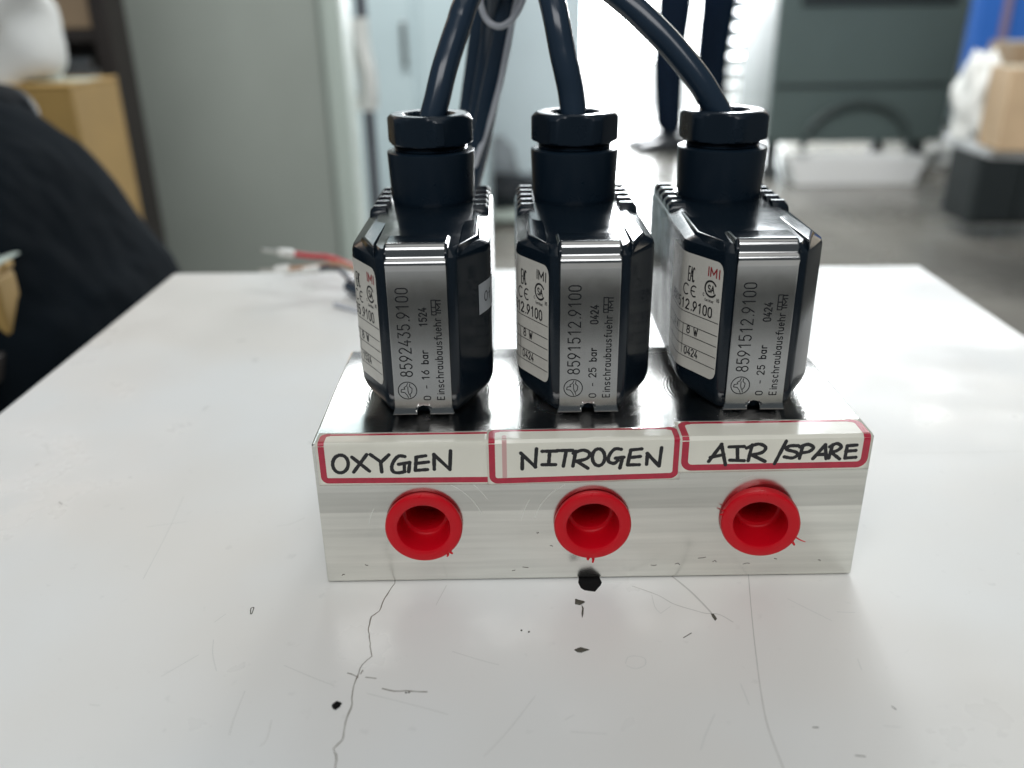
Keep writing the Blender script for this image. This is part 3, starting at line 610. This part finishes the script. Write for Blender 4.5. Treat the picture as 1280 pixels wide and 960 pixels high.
# ------------------------------------------------------------------ the aluminium manifold
BR = R(.677); H = 35.6; D = 53.6
bl = empty('manifold_block', (0, 0, .3), 'rectangular aluminium manifold block with three handwritten stickers along its front edge', 'manifold', BR)
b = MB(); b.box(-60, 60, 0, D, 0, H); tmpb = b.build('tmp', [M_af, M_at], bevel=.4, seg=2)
PORTS = [(-37.0, 15.2), (.3, 15.1), (37.4, 15.5)]
cut = []
for x_, z_ in PORTS:
    q = MB(); q.lathe([(6.7, -24), (6.7, 3)], (x_, 0, z_), axis='y', n=40); cu = q.build('cut', M_af, smooth=False); cut.append(cu)
    md = tmpb.modifiers.new('x', 'BOOLEAN'); md.object = cu; md.operation = 'DIFFERENCE'; md.solver = 'EXACT'
bpy.context.view_layer.update()
dg = bpy.context.evaluated_depsgraph_get(); nm = bpy.data.meshes.new_from_object(tmpb.evaluated_get(dg))
for o in cut+[tmpb]: bpy.data.objects.remove(o)
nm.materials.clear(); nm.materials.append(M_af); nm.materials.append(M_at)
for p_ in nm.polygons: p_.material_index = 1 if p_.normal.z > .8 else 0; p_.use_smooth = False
body = bpy.data.objects.new('block_body', nm); nm.name = 'block_body'; col.objects.link(body); body.parent = bl

# faint turned arcs and small nicks on the front face
M_arc = mat('pale_tool_mark', (.9, .9, .86), .35, 1); M_nick = mat('grey_nick', (.18, .17, .15), .6)
for (x_, z_), rs in zip(PORTS, (((13.5, 20, 70), (16.4, 30, 62), (12.5, 150, 172)), ((13.2, 118, 165), (16, 150, 170)), ((13, 100, 118),))):
    for r_, a0_, a1_ in rs: b = MB(); strokes(b, [arc(x_, z_-2, r_, r_, a0_, a1_, 14)], .12, lambda u, v, h: (u, -h, v), .012); b.build('tool_mark', M_arc, bl, smooth=False)
for u, v, l in ((-15.2, 3.3, 1.2), (-17.6, 2.4, .6), (14, 3.3, 1.2), (19.5, 3.5, 1.0), (-9, 9, .5), (28, 4, .8), (35, 3.2, 1.4), (52, 4, .5), (42, 4.6, .5), (-51, 4.6, .6), (-12, 12.5, .4), (24.7, 5, 1.6), (-56.5, 1.8, .6)):
    b = MB(); strokes(b, [[(u, v), (u+l*.6, v+random.uniform(-.3, .3)), (u+l, v+random.uniform(-.2, .3))]], .22, lambda a, c_, h: (a, -h, c_), .012); b.build('nick', M_nick, bl, smooth=False)

# stickers folded over the front top edge
RF = .5
def fold(u, v, h=0):
    """v > 0 up and back over the top face, v < 0 down the front; v = 0 in the middle of the fold"""
    q = RF*math.pi/2; h = h+.16
    if v > q/2: return (u, RF+(v-q/2), H+h)
    if v < -q/2: return (u, -h, H-RF+(v+q/2))
    a = (v+q/2)/RF
    return (u, RF-math.cos(a)*(RF+h), H-RF+math.sin(a)*(RF+h))
def rrect(x0, x1, y0, y1, r, n=5):
    o = []
    for cx, cy, a in ((x1-r[0], y1-r[0], 0), (x0+r[1], y1-r[1], 90), (x0+r[2], y0+r[2], 180), (x1-r[3], y0+r[3], 270)):
        rr = [x1-cx, cx-x0, cx-x0, x1-cx][len(o)//(n+1)]
        o += [(cx+rr*math.cos(R(a+90*k/n)), cy+rr*math.sin(R(a+90*k/n))) for k in range(n+1)]
    return o
def sheet(mb, x0, x1, v0, v1, h, slope0=0, slope1=0, thick=.1, k=0, nx=24, nv=26, wave=.0):
    vs = []
    for j in range(nv+1):
        for i in range(nx+1):
            u = x0+(x1-x0)*i/nx; t = j/nv; va = v0+slope0*(u-x0)/(x1-x0); vb = v1+slope1*(u-x0)/(x1-x0)
            v = va+(vb-va)*t; vs.append(fold(u, v, h+wave*math.sin(u*.55+1)*math.sin(t*3.1)))
    mb.add(vs, [(j*(nx+1)+i, j*(nx+1)+i+1, (j+1)*(nx+1)+i+1, (j+1)*(nx+1)+i) for j in range(nv) for i in range(nx)], k)
QF = RF*math.pi/4
def vfront(z): return -(H-RF-z)-QF
def vtop(y): return y-RF+QF
def sticker(x0, x1, ztop, zbot0, zbot1, lines, label, h, left=True, right=True, m=.55, bw=1.35, extra=None, rc=1.2, topw=.85, wave=.02):
    va, vb = vfront(zbot0), vtop(ztop)
    b = MB(); sheet(b, x0, x1, va, vb, h, slope0=zbot1-zbot0, wave=wave)
    s_ = b.build('sticker', M_stick, bl); s_['label'] = label
    md = s_.modifiers.new('t', 'SOLIDIFY'); md.thickness = .09*S; md.offset = -1
    # printed border: closed or open path with rounded corners
    b = MB(); sl = (zbot1-zbot0)/(x1-x0)
    lo = lambda u: va+sl*(u-x0)+m+bw/2
    xl, xr, vt = x0+m+bw/2, x1-m-bw/2, vb-m-topw/2
    fn = lambda u, v, hh: fold(u, v, h+hh+wave*math.sin(u*.55+1)*math.sin((v-va)/(vb-va)*3.1))
    def dens(a, c_):
        n = max(2, int(math.dist(a, c_)/.35)); return [(a[0]+(c_[0]-a[0])*k/n, a[1]+(c_[1]-a[1])*k/n) for k in range(n+1)]
    xr2 = xr if right else x1-.15
    xl2 = xl if left else x0+.15
    r_ = rc
    path = dens((xr2 - (r_ if right else 0), vt), (xl2+(r_ if left else 0), vt))
    strokes(b, [path], topw, fn, .012)
    path = []
    if left:
        path += arc(xl+r_, vt-r_, r_, r_, 90, 180, 6)+dens((xl, vt-r_), (xl, lo(xl)+r_))+arc(xl+r_, lo(xl)+r_, r_, r_, 180, 270, 6)
    path += dens((xl2+(r_ if left else 0), lo(xl)), (xr2-(r_ if right else 0), lo(xr)))
    if right:
        path += arc(xr-r_, lo(xr)+r_, r_, r_, 270, 360, 6)+dens((xr, lo(xr)+r_), (xr, vt-r_))+arc(xr-r_, vt-r_, r_, r_, 0, 90, 6)
    strokes(b, [path], bw, fn, .014)
    b.build('border', M_redline, s_)
    if extra: b = MB(); extra(b, fn, lo, vt); b.build('faded_stripe', M_fade, s_)
    b = MB()
    for i, ln in enumerate(lines):
        pts = []
        for px, py in ln:
            w_ = Matrix.Rotation(-BR, 3, 'Z') @ P(px, py, y=0); pts.append((w_.x, vfront(w_.z), 0))
        if len(pts) > 3: pts = [tuple(p_) for p_ in spline(pts, 5)]
        elif len(pts) == 2: n = 6; pts = [tuple(Vector(pts[0]).lerp(Vector(pts[1]), k/n)) for k in range(n+1)]
        pts = [(p_[0], p_[1]) for p_ in pts]
        strokes(b, [pts], .82, fn, .02+.004*(i % 5), wob=.1)
    b.build('handwriting', M_marker, s_)
    return s_
ov = lambda cx, cy, rx, ry, a0=100, n=14: [(cx+rx*math.cos(R(a0+360*k/n)), cy-ry*math.sin(R(a0+360*k/n))) for k in range(n+1)]
T1 = lambda L: A_(L, 380, 520, 4.3625); T2 = lambda L: A_(L, 600, 520, 4.365); T3 = lambda L: A_(L, 820, 500, 4.0)
ox_lines = [T1(l) for l in [ov(203, 258, 42, 48), [(265, 222), (360, 298)], [(345, 208), (275, 303)], [(365, 208), (425, 250)], [(465, 210), (421, 252)], [(421, 252), (427, 303)],
    [(552, 220), (520, 217), (495, 240), (481, 275), (490, 302), (520, 308), (552, 302)], [(550, 302), (549, 260)], [(518, 262), (579, 252)], [(579, 252), (573, 303)],
    [(665, 216), (612, 224)], [(614, 224), (609, 296)], [(609, 296), (675, 291)], [(612, 258), (680, 250)], [(712, 290), (710, 208)], [(710, 210), (797, 292)], [(797, 292), (800, 190)]]]
ni_lines = [T2(l) for l in [[(230, 290), (231, 225)], [(222, 203), (303, 280)], [(301, 280), (308, 180)], [(338, 194), (420, 193)], [(380, 194), (374, 265)], [(338, 267), (412, 267)], [(420, 191), (505, 190)], [(470, 192), (454, 276)],
    [(522, 195), (506, 276)], [(508, 206), (560, 189), (597, 205), (582, 235), (522, 250)], [(525, 248), (588, 288)], ov(646, 228, 34, 46), [(770, 186), (735, 184), (706, 215), (700, 250), (730, 262), (752, 246)], [(738, 234), (784, 229)], [(777, 231), (762, 288)],
    [(882, 184), (822, 190)], [(822, 190), (804, 271)], [(804, 271), (868, 270)], [(812, 232), (874, 225)], [(908, 268), (913, 208)], [(911, 208), (976, 278)], [(976, 278), (990, 178)]]]
ai_lines = [T3(l) for l in [[(262, 312), (328, 226)], [(326, 226), (346, 329)], [(270, 292), (338, 278)], [(365, 240), (440, 238)], [(406, 240), (407, 306)], [(368, 306), (440, 309)], [(480, 230), (460, 309)], [(452, 246), (510, 226), (547, 242), (530, 268), (472, 281)], [(478, 280), (544, 313)],
    [(651, 214), (592, 325)], [(712, 236), (668, 237), (653, 254), (700, 268), (706, 284), (680, 297), (641, 291)], [(733, 238), (717, 299)], [(719, 242), (760, 229), (787, 245), (765, 265), (727, 271)], [(784, 301), (848, 231)], [(847, 231), (851, 301)], [(802, 281), (850, 279)],
    [(884, 232), (864, 299)], [(869, 242), (905, 226), (927, 242), (905, 262), (872, 269)], [(874, 268), (918, 303)], [(1005, 234), (958, 237)], [(958, 237), (945, 299)], [(945, 299), (1000, 295)], [(950, 265), (1000, 261)]]]
sticker(-59.2, -21.6, 4.8, 25.5, 25.2, ox_lines, 'white sticker with red border reading OXYGEN', 0.0, right=False, rc=1.0)
def stripe(b, fn, lo, vt):
    strokes(b, [[(-18.9, v) for v in [lo(-18.9)+1+k*.4 for k in range(int((vt-lo(-18.9)-3)/.4))]]], 1.0, fn, .010)
sticker(-22.6, 19.0, 5.1, 25.1, 25.8, ni_lines, 'white sticker with red border reading NITROGEN', .13, extra=stripe, m=.35, topw=.75)
sticker(18.5, 59.6, 7.5, 27.5, 27.7, ai_lines, 'white sticker with red border reading AIR/SPARE', .26, rc=1.6, m=.5, bw=1.5, topw=.9)

# ------------------------------------------------------------------ red port plugs
def plug(x, z, label, tilt, burr, out=2.1):
    r_ = empty('port_plug', (0, 0, 0), label, 'plug', 0, 'red plastic plugs in the block ports')
    r_.matrix_world = Matrix.Rotation(BR, 4, 'Z') @ Matrix.Translation(Vector((x, 0, z+.3))*S) @ Matrix.Rotation(R(tilt[0]), 4, 'X') @ Matrix.Rotation(R(tilt[1]), 4, 'Z')
    b = MB()   # height = distance out of the face
    b.lathe([(6.4, -13.5), (6.45, -.3), (6.5, .1), (8.35, .35), (8.55, .9), (8.5, out-.5), (8.2, out-.1), (7.8, out), (6.4, out), (5.9, out-.25), (5.65, out-.9), (5.5, -1.5), (5.35, -4.2), (5.1, -4.5), (4.45, -4.6), (4.3, -5), (4.2, -13), (2.5, -13.1), (.5, -13.1)], axis='y', n=64)
    b.build('plug_body', M_cap, r_, angle=28)
    b = MB(); rnd = random.Random(int(x)+50)
    for a, l, w_ in burr:
        a = R(a); c_ = (8.3*math.cos(a), 8.3*math.sin(a))
        pts = [(c_[0], -out+.8, c_[1]), (c_[0]+math.cos(a)*l*.5+rnd.uniform(-.3, .3), -out+.4, c_[1]+math.sin(a)*l*.5), (c_[0]+math.cos(a)*l+rnd.uniform(-.4, .4), -out+.1, c_[1]+math.sin(a)*l+rnd.uniform(-.3, .3))]
        b.tube(spline(pts, 3), [w_*(1-.1*k) for k in range(7)], 7)
    b.build('moulding_burr', M_cap, r_)
plug(*PORTS[0], 'red plastic plug in the port under the OXYGEN sticker', (-1, 1), ((-48, .7, .45), (-55, .5, .4)))
plug(*PORTS[1], 'red plastic plug in the port under the NITROGEN sticker', (0, 0), ((-88, 1.3, .42), (-95, .7, .5)))
plug(*PORTS[2], 'red plastic plug in the port under the AIR/SPARE sticker', (2, -9), ((-20, 2.6, .22), (-30, .9, .4), (168, .7, .3), (160, .6, .2)), 2.9)

# ------------------------------------------------------------------ the solenoid valves
BX = 15.45; BY = 65.5
def section(inset=0, back=0):
    """outline of the coil seen from above, front at y = 0.6; returns points anticlockwise from front left"""
    w = BX-inset; f0 = .6+inset*.55; fx = 8.2-inset*.25
    P1 = Vector((-fx, f0)); P2 = Vector((-w, 12.2)); P3 = Vector((-w, BY-inset-back))
    def rc(a, p, c_, r, n=6):
        u = (a-p).normalized(); v = (c_-p).normalized(); ang = math.acos(max(-1, min(1, u.dot(v)))); d = r/math.tan(ang/2)
        return [((p+u*d)*(1-t)**2+p*2*t*(1-t)+(p+v*d)*t*t) for t in [k/n for k in range(n+1)]]
    left = rc(Vector((0, f0)), P1, P2, 2.2, 4)+rc(P1, P2, P3, 9, 8)+rc(P2, P3, Vector((0, P3.y)), 2.5, 4)
    right = [Vector((-p.x, p.y)) for p in reversed(left)]
    return left+right
SEC = section()
# arc-length walk along the left flank for the rating label
def side(s, off=0, sgn=1):
    pts = [p for p in SEC[:len(SEC)//2]]
    acc = 0
    for a, b_ in zip(pts, pts[1:]):
        d = (b_-a).length
        if acc+d >= s or b_ is pts[-1]:
            t = (s-acc)/max(d, 1e-6); p = a+(b_-a)*t; tt = (b_-a).normalized(); n = Vector((tt.y, -tt.x))
            if n.x > 0: n = -n
            # smooth normal
            return (sgn*(p.x+n.x*off), p.y+n.y*off)
        acc += d
def lab(a, z, h=0, base=.10):  # a = distance left from the label's front edge
    x, y = side(2.0+a, base+h); return (x, y, z)

def make_valve(loc, label, number, date, bar, red_imi, cable_pts, wires, film=False, grey_tag=None, rz=0, num2='9100', lean=(0, 0), notch=0):
    V = empty('solenoid_valve', (0, 0, 0), label, 'solenoid valve', 0, 'solenoid valves on the manifold block')
    V.matrix_world = Matrix.Rotation(BR, 4, 'Z') @ Matrix.Translation(Vector((loc[0], loc[1], H+.31))*S) @ Matrix.Rotation(rz, 4, 'Z') @ Matrix.Rotation(lean[0], 4, 'X') @ Matrix.Rotation(lean[1], 4, 'Y')
    # moulded coil
    b = MB(); rings = []
    for z, i_ in ((.5, 3.7), (1.0, 3.1), (2.2, 1.6), (3.4, .6), (4.8, .08), (6, 0), (20, 0), (35.6, 0), (36.7, .35), (37.6, 1.9), (38.3, 3.8)):
        rings.append([(p.x, p.y, z) for p in section(i_)])
    b.loft(rings); b.build('coil_housing', M_black, V, angle=28)
    b = MB(); rings = []       # collar between coil and block
    oc = [(6, 6), (9, 10), (9, 24), (6, 29), (-6, 29), (-9, 24), (-9, 10), (-6, 6)]
    b.loft([[(x, y, z) for x, y in oc] for z in (.02, 4.5)]); b.build('base_collar', M_black, V, bevel=.5)
    # hump that carries the bracket, shoulder ridges
    b = MB(); b.loft([[(-w_, y0, z), (w_, y0, z), (w_, y1, z), (-w_, y1, z)] for z, w_, y0, y1 in ((30, 6.9, .5, 14), (37.8, 6.9, .5, 14), (39.5, 6.6, 2.5, 9))]); b.build('bracket_seat', M_black, V, bevel=.5)
    for s_ in (-1, 1):
        b = MB(); b.loft([[(s_*8.6, 1.2, 36.3), (s_*14.0, 12.2, 36.4), (s_*13.9, 37, 36.4), (s_*8.6, 37, 36.3)][::s_], [(s_*8.9, 2.4, 38.9), (s_*12.6, 12.6, 38.6), (s_*12.4, 34, 38.2), (s_*8.9, 30, 38.2)][::s_]])
        b.build('shoulder', M_black, V, bevel=.4)
    # ribs across the rear
    for k in range(5):
        y = 40.5+k*5.6; pr = [(1.9*math.cos(a), 2.0*math.sin(a)) for a in [math.pi*j/8 for j in range(9)]]
        ring = [(y+dy*1.35, 37.4+dz) for dy, dz in pr]+[(y-2.5, 34), (y+2.5, 34)]
        for xs_ in ((-14.8, -13.9, -11.4, -10.8), (10.8, 11.4, 13.9, 14.8)):
            b = MB(); b.loft([[(x, yy, zz-(.9 if abs(x) > 14.2 else 0)) for yy, zz in ring] for x in xs_]); b.build('rib', M_black, V)
    # stamped steel bracket: runs up the front and bends back over the top
    zt, hw = 39.6, 6.35
    prof = [(-.35, 1.3), (-.1, 2.0), (.05, 2.8), (.1, 4), (.1, 12), (.1, 20), (.1, 28), (.1, 34.2), (-.05, 34.9), (-.32, 35.5), (-.3, 36.1), (.2, 36.6), (.75, 36.85), (.95, 37.3), (.95, 38.2), (1.2, 38.9), (1.8, 39.5), (2.6, zt+.1), (3.1, zt+.1)]
    xs = [-hw, -hw+.3, -1.35, -1.34, -1.25, -1.0, -.6, 0, .6, 1.0, 1.25, 1.34, 1.35, hw-.3, hw]
    vs = []
    nz_ = len(prof)
    for x in xs:
        for i, (y, z) in enumerate(prof):
            zz = z; yy = y
            if abs(x) < 1.345:
                zn = 2.1+math.sqrt(max(0, 1.345**2-x*x))*.95
                if z < zn+.05*(i+1): zz = zn+.03*i; yy = .08
            xx = x*(1+.09*max(0, (3.2-z)/2)**1.5) if i < 3 else x*(1-.035*(z > 36.8))
            vs.append((xx, yy-.55, zz))
    b = MB(); b.add(vs, [(i*nz_+j, (i+1)*nz_+j, (i+1)*nz_+j+1, i*nz_+j+1) for i in range(len(xs)-1) for j in range(nz_-1)])
    st_ = b.build('steel_bracket', M_steel, V, angle=60); md = st_.modifiers.new('t', 'SOLIDIFY'); md.thickness = .55*S; md.offset = -1
    md = st_.modifiers.new('b', 'BEVEL'); md.width = .1*S; md.segments = 2; md.angle_limit = R(50)
    # printing on the bracket: reads upwards
    fn = lambda u, v, h: (v, -.455-h, u)
    b = MB(); Z0 = 4.9
    tl = lambda s, u0, x, cap, length: [[(a, -(c_)+x) for a, c_ in ln] for ln in text_lines(s, u0, 0, cap, length)]
    strokes(b, tl(number+'.'+num2, 10.3, -2.0, 2.6, 20.4), .26, fn, .02)
    strokes(b, tl('0', 4.6, 1.7, 1.5, 1.0), .22, fn, .02)
    strokes(b, tl('-', 7.3, 1.6, 1.5, 1.0), .2, fn, .02)
    strokes(b, tl(bar, 9.5, 1.6, 1.55, 2.3), .24, fn, .02); strokes(b, tl('bar', 13.3, 1.6, 1.5, 3.1), .26, fn, .02)
    strokes(b, tl(date, 22.0, 1.75, 1.6, 4.2), .27, fn, .02)
    strokes(b, tl('Einschraubausfuehr', 4.6, 4.75, 1.55, 19.2), .22, fn, .02)
    strokes(b, tl('IMI', 24.8, 4.85, .85, 3.0), .24, fn, .02); strokes(b, [[(24.6, 3.85), (27.9, 3.85), (27.9, 2.9), (24.6, 2.9), (24.6, 3.85)], [(25.3, 3.85), (25.3, 3.1)], [(26.3, 3.85), (26.3, 3.1)]], .22, fn, .02)
    cx, cz = -3.35, 7.0  # round emblem: ring with a small face-like outline
    strokes(b, [[(cz+c_, cx+a) for a, c_ in arc(0, 0, 2.05, 2.05, 0, 360, 30)]], .2, fn, .02)
    em = [[(.1, 1.75), (-.15, 1.1), (-.75, .75), (-.55, .35), (-1.35, .25), (-1.45, -.35), (-.6, -.5), (-.1, -1.2), (.1, -1.75)], [(.6, 1.6), (.5, 1.0), (1.05, .4), (.9, -.5), (.45, -1.0), (.6, -1.6)], [(.1, .9), (.1, -.1), (.3, -.9)]]
    strokes(b, [[(cz+c_, cx+a) for a, c_ in ln] for ln in em], .17, fn, .025)
    b.build('bracket_print', M_print, st_, smooth=False)
    # rating label wrapping the left flank
    z0, z1, W = 7.2, 34.3, 24.0
    b = MB(); vs = []; na, nz2 = 44, 20
    for i in range(na+1):
        a = W*(i/na)**1.15; r_ = 1.9
        e = 0
        if a < r_: e = r_-math.sqrt(max(0, r_*r_-(r_-a)**2))
        if W-a < r_: e = r_-math.sqrt(max(0, r_*r_-(r_-(W-a))**2))
        for j in range(nz2+1): vs.append(lab(a, z0+e+(z1-z0-2*e)*j/nz2, 0, .09))
    b.add(vs, [(i*(nz2+1)+j, i*(nz2+1)+j+1, (i+1)*(nz2+1)+j+1, (i+1)*(nz2+1)+j) for i in range(na) for j in range(nz2)])
    lb = b.build('rating_label', M_labelw, V, angle=80)
    fl = lambda u, v, h: lab(u, v, h+.02)
    def T(s, aL, aR, z, cap): return [[(aL-(a)*1.0, c_) for a, c_ in ln] for ln in text_lines(s, 0, z, cap, aL-aR)]
    b = MB()
    strokes(b, T(number+'.'+num2, 20.5, 2.4, 21.5, 2.2), .34, fl, .02)
    for z in (20.7, 17.8, 15.3, 12.7, 10.0): strokes(b, [[(.3+k*.8, z) for k in range(29)]], .16, fl, .02)
    strokes(b, [[(11.2, 17.8-k*.8) for k in range(10)]], .16, fl, .02)
    strokes(b, [[(19, 17.8-k*.8) for k in range(10)]], .16, fl, .02)
    strokes(b, T('8 W', 9.9, 6.2, 15.9, 1.7), .28, fl, .02); strokes(b, T(date, 10.3, 5.9, 10.7, 1.7), .28, fl, .02); strokes(b, T('24 V', 17.8, 13.6, 15.9, 1.6), .26, fl, .02)
    # CSA roundel
    strokes(b, [[(3.3-(x), 27.9+y) for x, y in arc(0, 0, 1.75, 1.75, 35, 325, 20)]], .42, fl, .02)
    strokes(b, [[(3.3-x*1.0, 27.9+y) for x, y in ln] for ln in text_lines('S', -.85, -.75, 1.5, .8)], .3, fl, .03); strokes(b, [[(3.3-x, 27.9+y) for x, y in ln] for ln in text_lines('A', .15, -.75, 1.5, .9)], .28, fl, .03)
    strokes(b, T('Certified', 4.9, 2.3, 24.9, .55), .1, fl, .02); strokes(b, T('US', 1.3, .5, 25.5, .7), .13, fl, .02); strokes(b, T('C', 5.6, 5.1, 25.9, .6), .12, fl, .02)
    # CE and EAC marks
    strokes(b, [[(9.9-x, 26+y) for x, y in arc(-1.1, 0, 1.0, 1.25, 50, 310, 10)], [(9.9-x, 26+y) for x, y in arc(1.5, 0, 1.0, 1.25, 60, 300, 10)], [(9.9-.5, 26), (9.9-1.6, 26)]], .3, fl, .02)
    strokes(b, T('E', 10.6, 9.9, 28.1, 3.2), .3, fl, .02); strokes(b, T('A', 9.9, 9.1, 28.1, 3.2), .26, fl, .02); strokes(b, T('C', 9.2, 8.5, 28.1, 3.2), .28, fl, .02)
    b.build('label_print', M_ink, lb, smooth=False)
    b = MB(); strokes(b, T('IMI', 4.6, 1.0, 30.7, 1.9), .34, fl, .02); b.build('label_heading', M_redink if red_imi else M_ink, lb, smooth=False)
    if grey_tag:
        b = MB(); vs = []
        for i in range(9):
            for j in range(5):
                x, y = side(9.5+i*1.0, .1, -1); vs.append((x, y, 21.5+j*1.75+i*.1))
        b.add(vs, [(i*5+j, i*5+j+1, (i+1)*5+j+1, (i+1)*5+j) for i in range(8) for j in range(4)]); gt = b.build('grey_tag', mat('grey_tag', (.36, .38, .40), .5), V)
        def fg(u, v, h): x, y = side(9.5+u, .12+h, -1); return (x, y, 21.5+v+u*.1)
        b = MB(); strokes(b, text_lines('Of', 2.2, 2.4, 2.2, 2.6), .26, fg, .02); b.build('tag_print', M_ink, gt, smooth=False)
    if film:
        nt_m = bpy.data.materials.get('clear_film'); b_ = nt_m.node_tree.nodes['Principled BSDF']; b_.inputs['Alpha'].default_value = .16
        b = MB(); vs = []; rnd = random.Random(4)
        for i in range(25):
            for j in range(21):
                s_ = 14+i*2.1; x, y = side(s_, .55+.35*math.sin(i*.9+j*.5)*math.sin(j*.8+1)+rnd.uniform(0, .12))
                vs.append((x, y, 5.0+j*1.55+(math.sin(i*1.3)*.8 if j in (0, 20) else 0)))
        b.add(vs, [(i*21+j, i*21+j+1, (i+1)*21+j+1, (i+1)*21+j) for i in range(24) for j in range(20)]); fo = b.build('protective_film', nt_m, V, angle=180)
        fo['label'] = 'wrinkled clear protective film over the left flank'
    # cable gland
    gy = 51.8
    b = MB(); b.lathe([(10.2, 35.5), (10.3, 38.0), (10.65, 38.7), (10.7, 39.4), (11.15, 50.2), (11.1, 50.9), (10.6, 51.15), (8.9, 51.2), (8.8, 50.6), (8.8, 54.2)], (0, gy, 0), n=56); b.build('gland_body', M_gland, V, angle=25)
    b = MB(); tp_ = []
    for k in range(7): tp_.append([(8.85+.22*(1 if j % 2 else 0))for j in range(1)])
    b.lathe([(8.9, 51.2), (9.3, 51.5), (8.9, 51.8), (9.3, 52.1), (8.9, 52.4), (9.3, 52.7), (8.9, 53.0), (8.7, 53.4)], (0, gy, 0), n=48, cap=False); b.build('thread', M_gland, V, angle=20)
    # hexagonal dome nut: corners chamfered by a cone, hollow for the cable
    b = MB(); N_ = 96; ph = R(notch)
    def hexr(q, ap, rmax):
        q = (q+ph) % (math.pi/3)-math.pi/6; return min(ap/math.cos(q), rmax)
    rings = []
    for r0, z, hexy in ((9.0, 52.7, 0), (9.9, 52.75, 1), (10.7, 53.0, 1), (11.0, 53.4, 1), (11.0, 58.7, 1), (10.5, 59.3, 1), (10.0, 59.75, 1), (9.5, 60.0, 0), (8.0, 60.05, 0), (6.6, 59.9, 0), (6.0, 59.3, 0), (5.6, 54.5, 0)):
        rings.append([(math.cos(q)*rr, gy+math.sin(q)*rr, z) for q in [2*math.pi*j/N_ for j in range(N_)] for rr in [hexr(q, 9.9, r0) if hexy else min(r0, hexr(q, 9.7, r0))]])
    b.loft(rings); b.build('gland_nut', M_gland, V, angle=22)
    # cable
    inv = V.matrix_world.inverted()
    pts = [(0, gy, 50), (0, gy, 56)]+[tuple((inv @ (Vector(p)*S))/S) for p in cable_pts]
    b = MB(); sp_ = spline(pts, 10); b.tube(sp_, 3.3, 22); cb = b.build('cable', M_cable, V, angle=60)
    for wp, M_, lab_ in wires:
        q = [inv @ (Vector(p)*S)/S for p in wp]
        b = MB(); b.tube(spline([tuple(x) for x in q], 8), 1.25, 12); wv = b.build('wire', M_, cb); wv['label'] = lab_
        d = (q[-1]-q[-2]).normalized(); e = q[-1]
        b = MB(); b.tube([e-d*1, e, e+d*6.5], [1.5, 2.1, 1.7], 14); b.build('ferrule', M_ferrule, cb)
        b = MB(); b.tube([e+d*6, e+d*15], [.95, .8], 10); b.build('ferrule_pin', M_pin, cb)
    return V

# cables rise out of the picture, turn over and come down behind the left valve, then run left over the table
def w3(px, py, y): return tuple(P(px, py, y=y))
def vx(x): return x
tz = 3.75
c1 = [w3(547, 122, 65), w3(554, 92, 67), w3(562, 65, 70), w3(573, 32, 74), w3(586, -4, 80), (-20, 103, 136), (-21, 126, 144), w3(606, -18, 140), w3(598, 50, 141), w3(587, 130, 142), w3(578, 200, 142), (-40, 158, 30), (-52, 176, tz+.5), (-72, 200, tz), (-88, 222, tz)]
c2 = [w3(714, 118, 65), w3(709, 92, 65.5), w3(703, 65, 66.5), w3(695, 22, 69), w3(684, -22, 76), (-12, 95, 142), (-17, 112, 143), w3(634, -12, 126), w3(627, 50, 126), w3(612, 120, 126), w3(598, 190, 128), w3(585, 250, 130), (-40, 146, 20), (-54, 164, tz+.5), (-74, 190, tz), (-92, 213, tz)]
c3 = [w3(884, 116, 65), w3(868, 92, 66), w3(842, 60, 68), w3(815, 32, 70), w3(785, 4, 73), w3(750, -22, 78), w3(700, -46, 90), w3(655, -50, 104), w3(622, -30, 120), w3(613, 50, 133), w3(600, 130, 136), w3(588, 200, 137), (-34, 152, 32), (-48, 170, tz+.5), (-66, 192, tz+.2), (-82, 208, tz+6.5)]
wr = lambda L: [P(a, b_, z=z) for a, b_, z in L]
w1 = [([(-86, 221, 4), (-94, 236, 6), tuple(P(412, 322, y=243)), tuple(P(388, 320, y=238)), tuple(P(364, 317, y=232))], M_redwire, 'red wire with a white ferrule')]
w2 = [([(-88, 212, 3), tuple(P(420, 334, y=226)), tuple(P(396, 337, y=222))], M_greywire, 'dark grey wire with a white ferrule')]
w3_ = [([(-80, 208, 9), tuple(P(425, 330, y=224)), tuple(P(392, 334, y=228)), tuple(P(360, 336, y=231))], M_brownwire, 'pale brown wire with a white ferrule')]
make_valve((-36.85, 12), 'left black solenoid valve marked 8592435.9100, above the OXYGEN sticker', '8592435', '1524', '16', True, c1, w1, grey_tag=True, notch=12)
make_valve((-.15, 12), 'middle black solenoid valve marked 8591512.9100, above the NITROGEN sticker', '8591512', '0424', '25', False, c2, w2, notch=3)
make_valve((36.9, 12), 'right black solenoid valve with clear film on its flank, above the AIR/SPARE sticker', '8591512', '0424', '25', True, c3, w3_, film=True, rz=R(-.8), notch=20)

M_cord = mat('pale_translucent_cord', (.50, .52, .56), .25, coat=.4)
cl = [w3(596, -40, 112), w3(600, 0, 110), w3(608, 24, 109), w3(624, 33, 108), w3(640, 24, 109), w3(652, 4, 110), w3(662, -30, 114), w3(658, -34, 124), w3(646, 0, 124), w3(636, 50, 123), w3(624, 110, 123), w3(606, 170, 125), w3(590, 222, 127), (-46, 150, 12), (-60, 168, 1.2), (-96, 196, 1.2)]
b = MB(); b.tube(spline(cl, 8), .95, 12); tag(b.build('looped_string', M_cord, angle=80), 'thin pale string looped in front of the cable bundle behind the left valve', 'string')
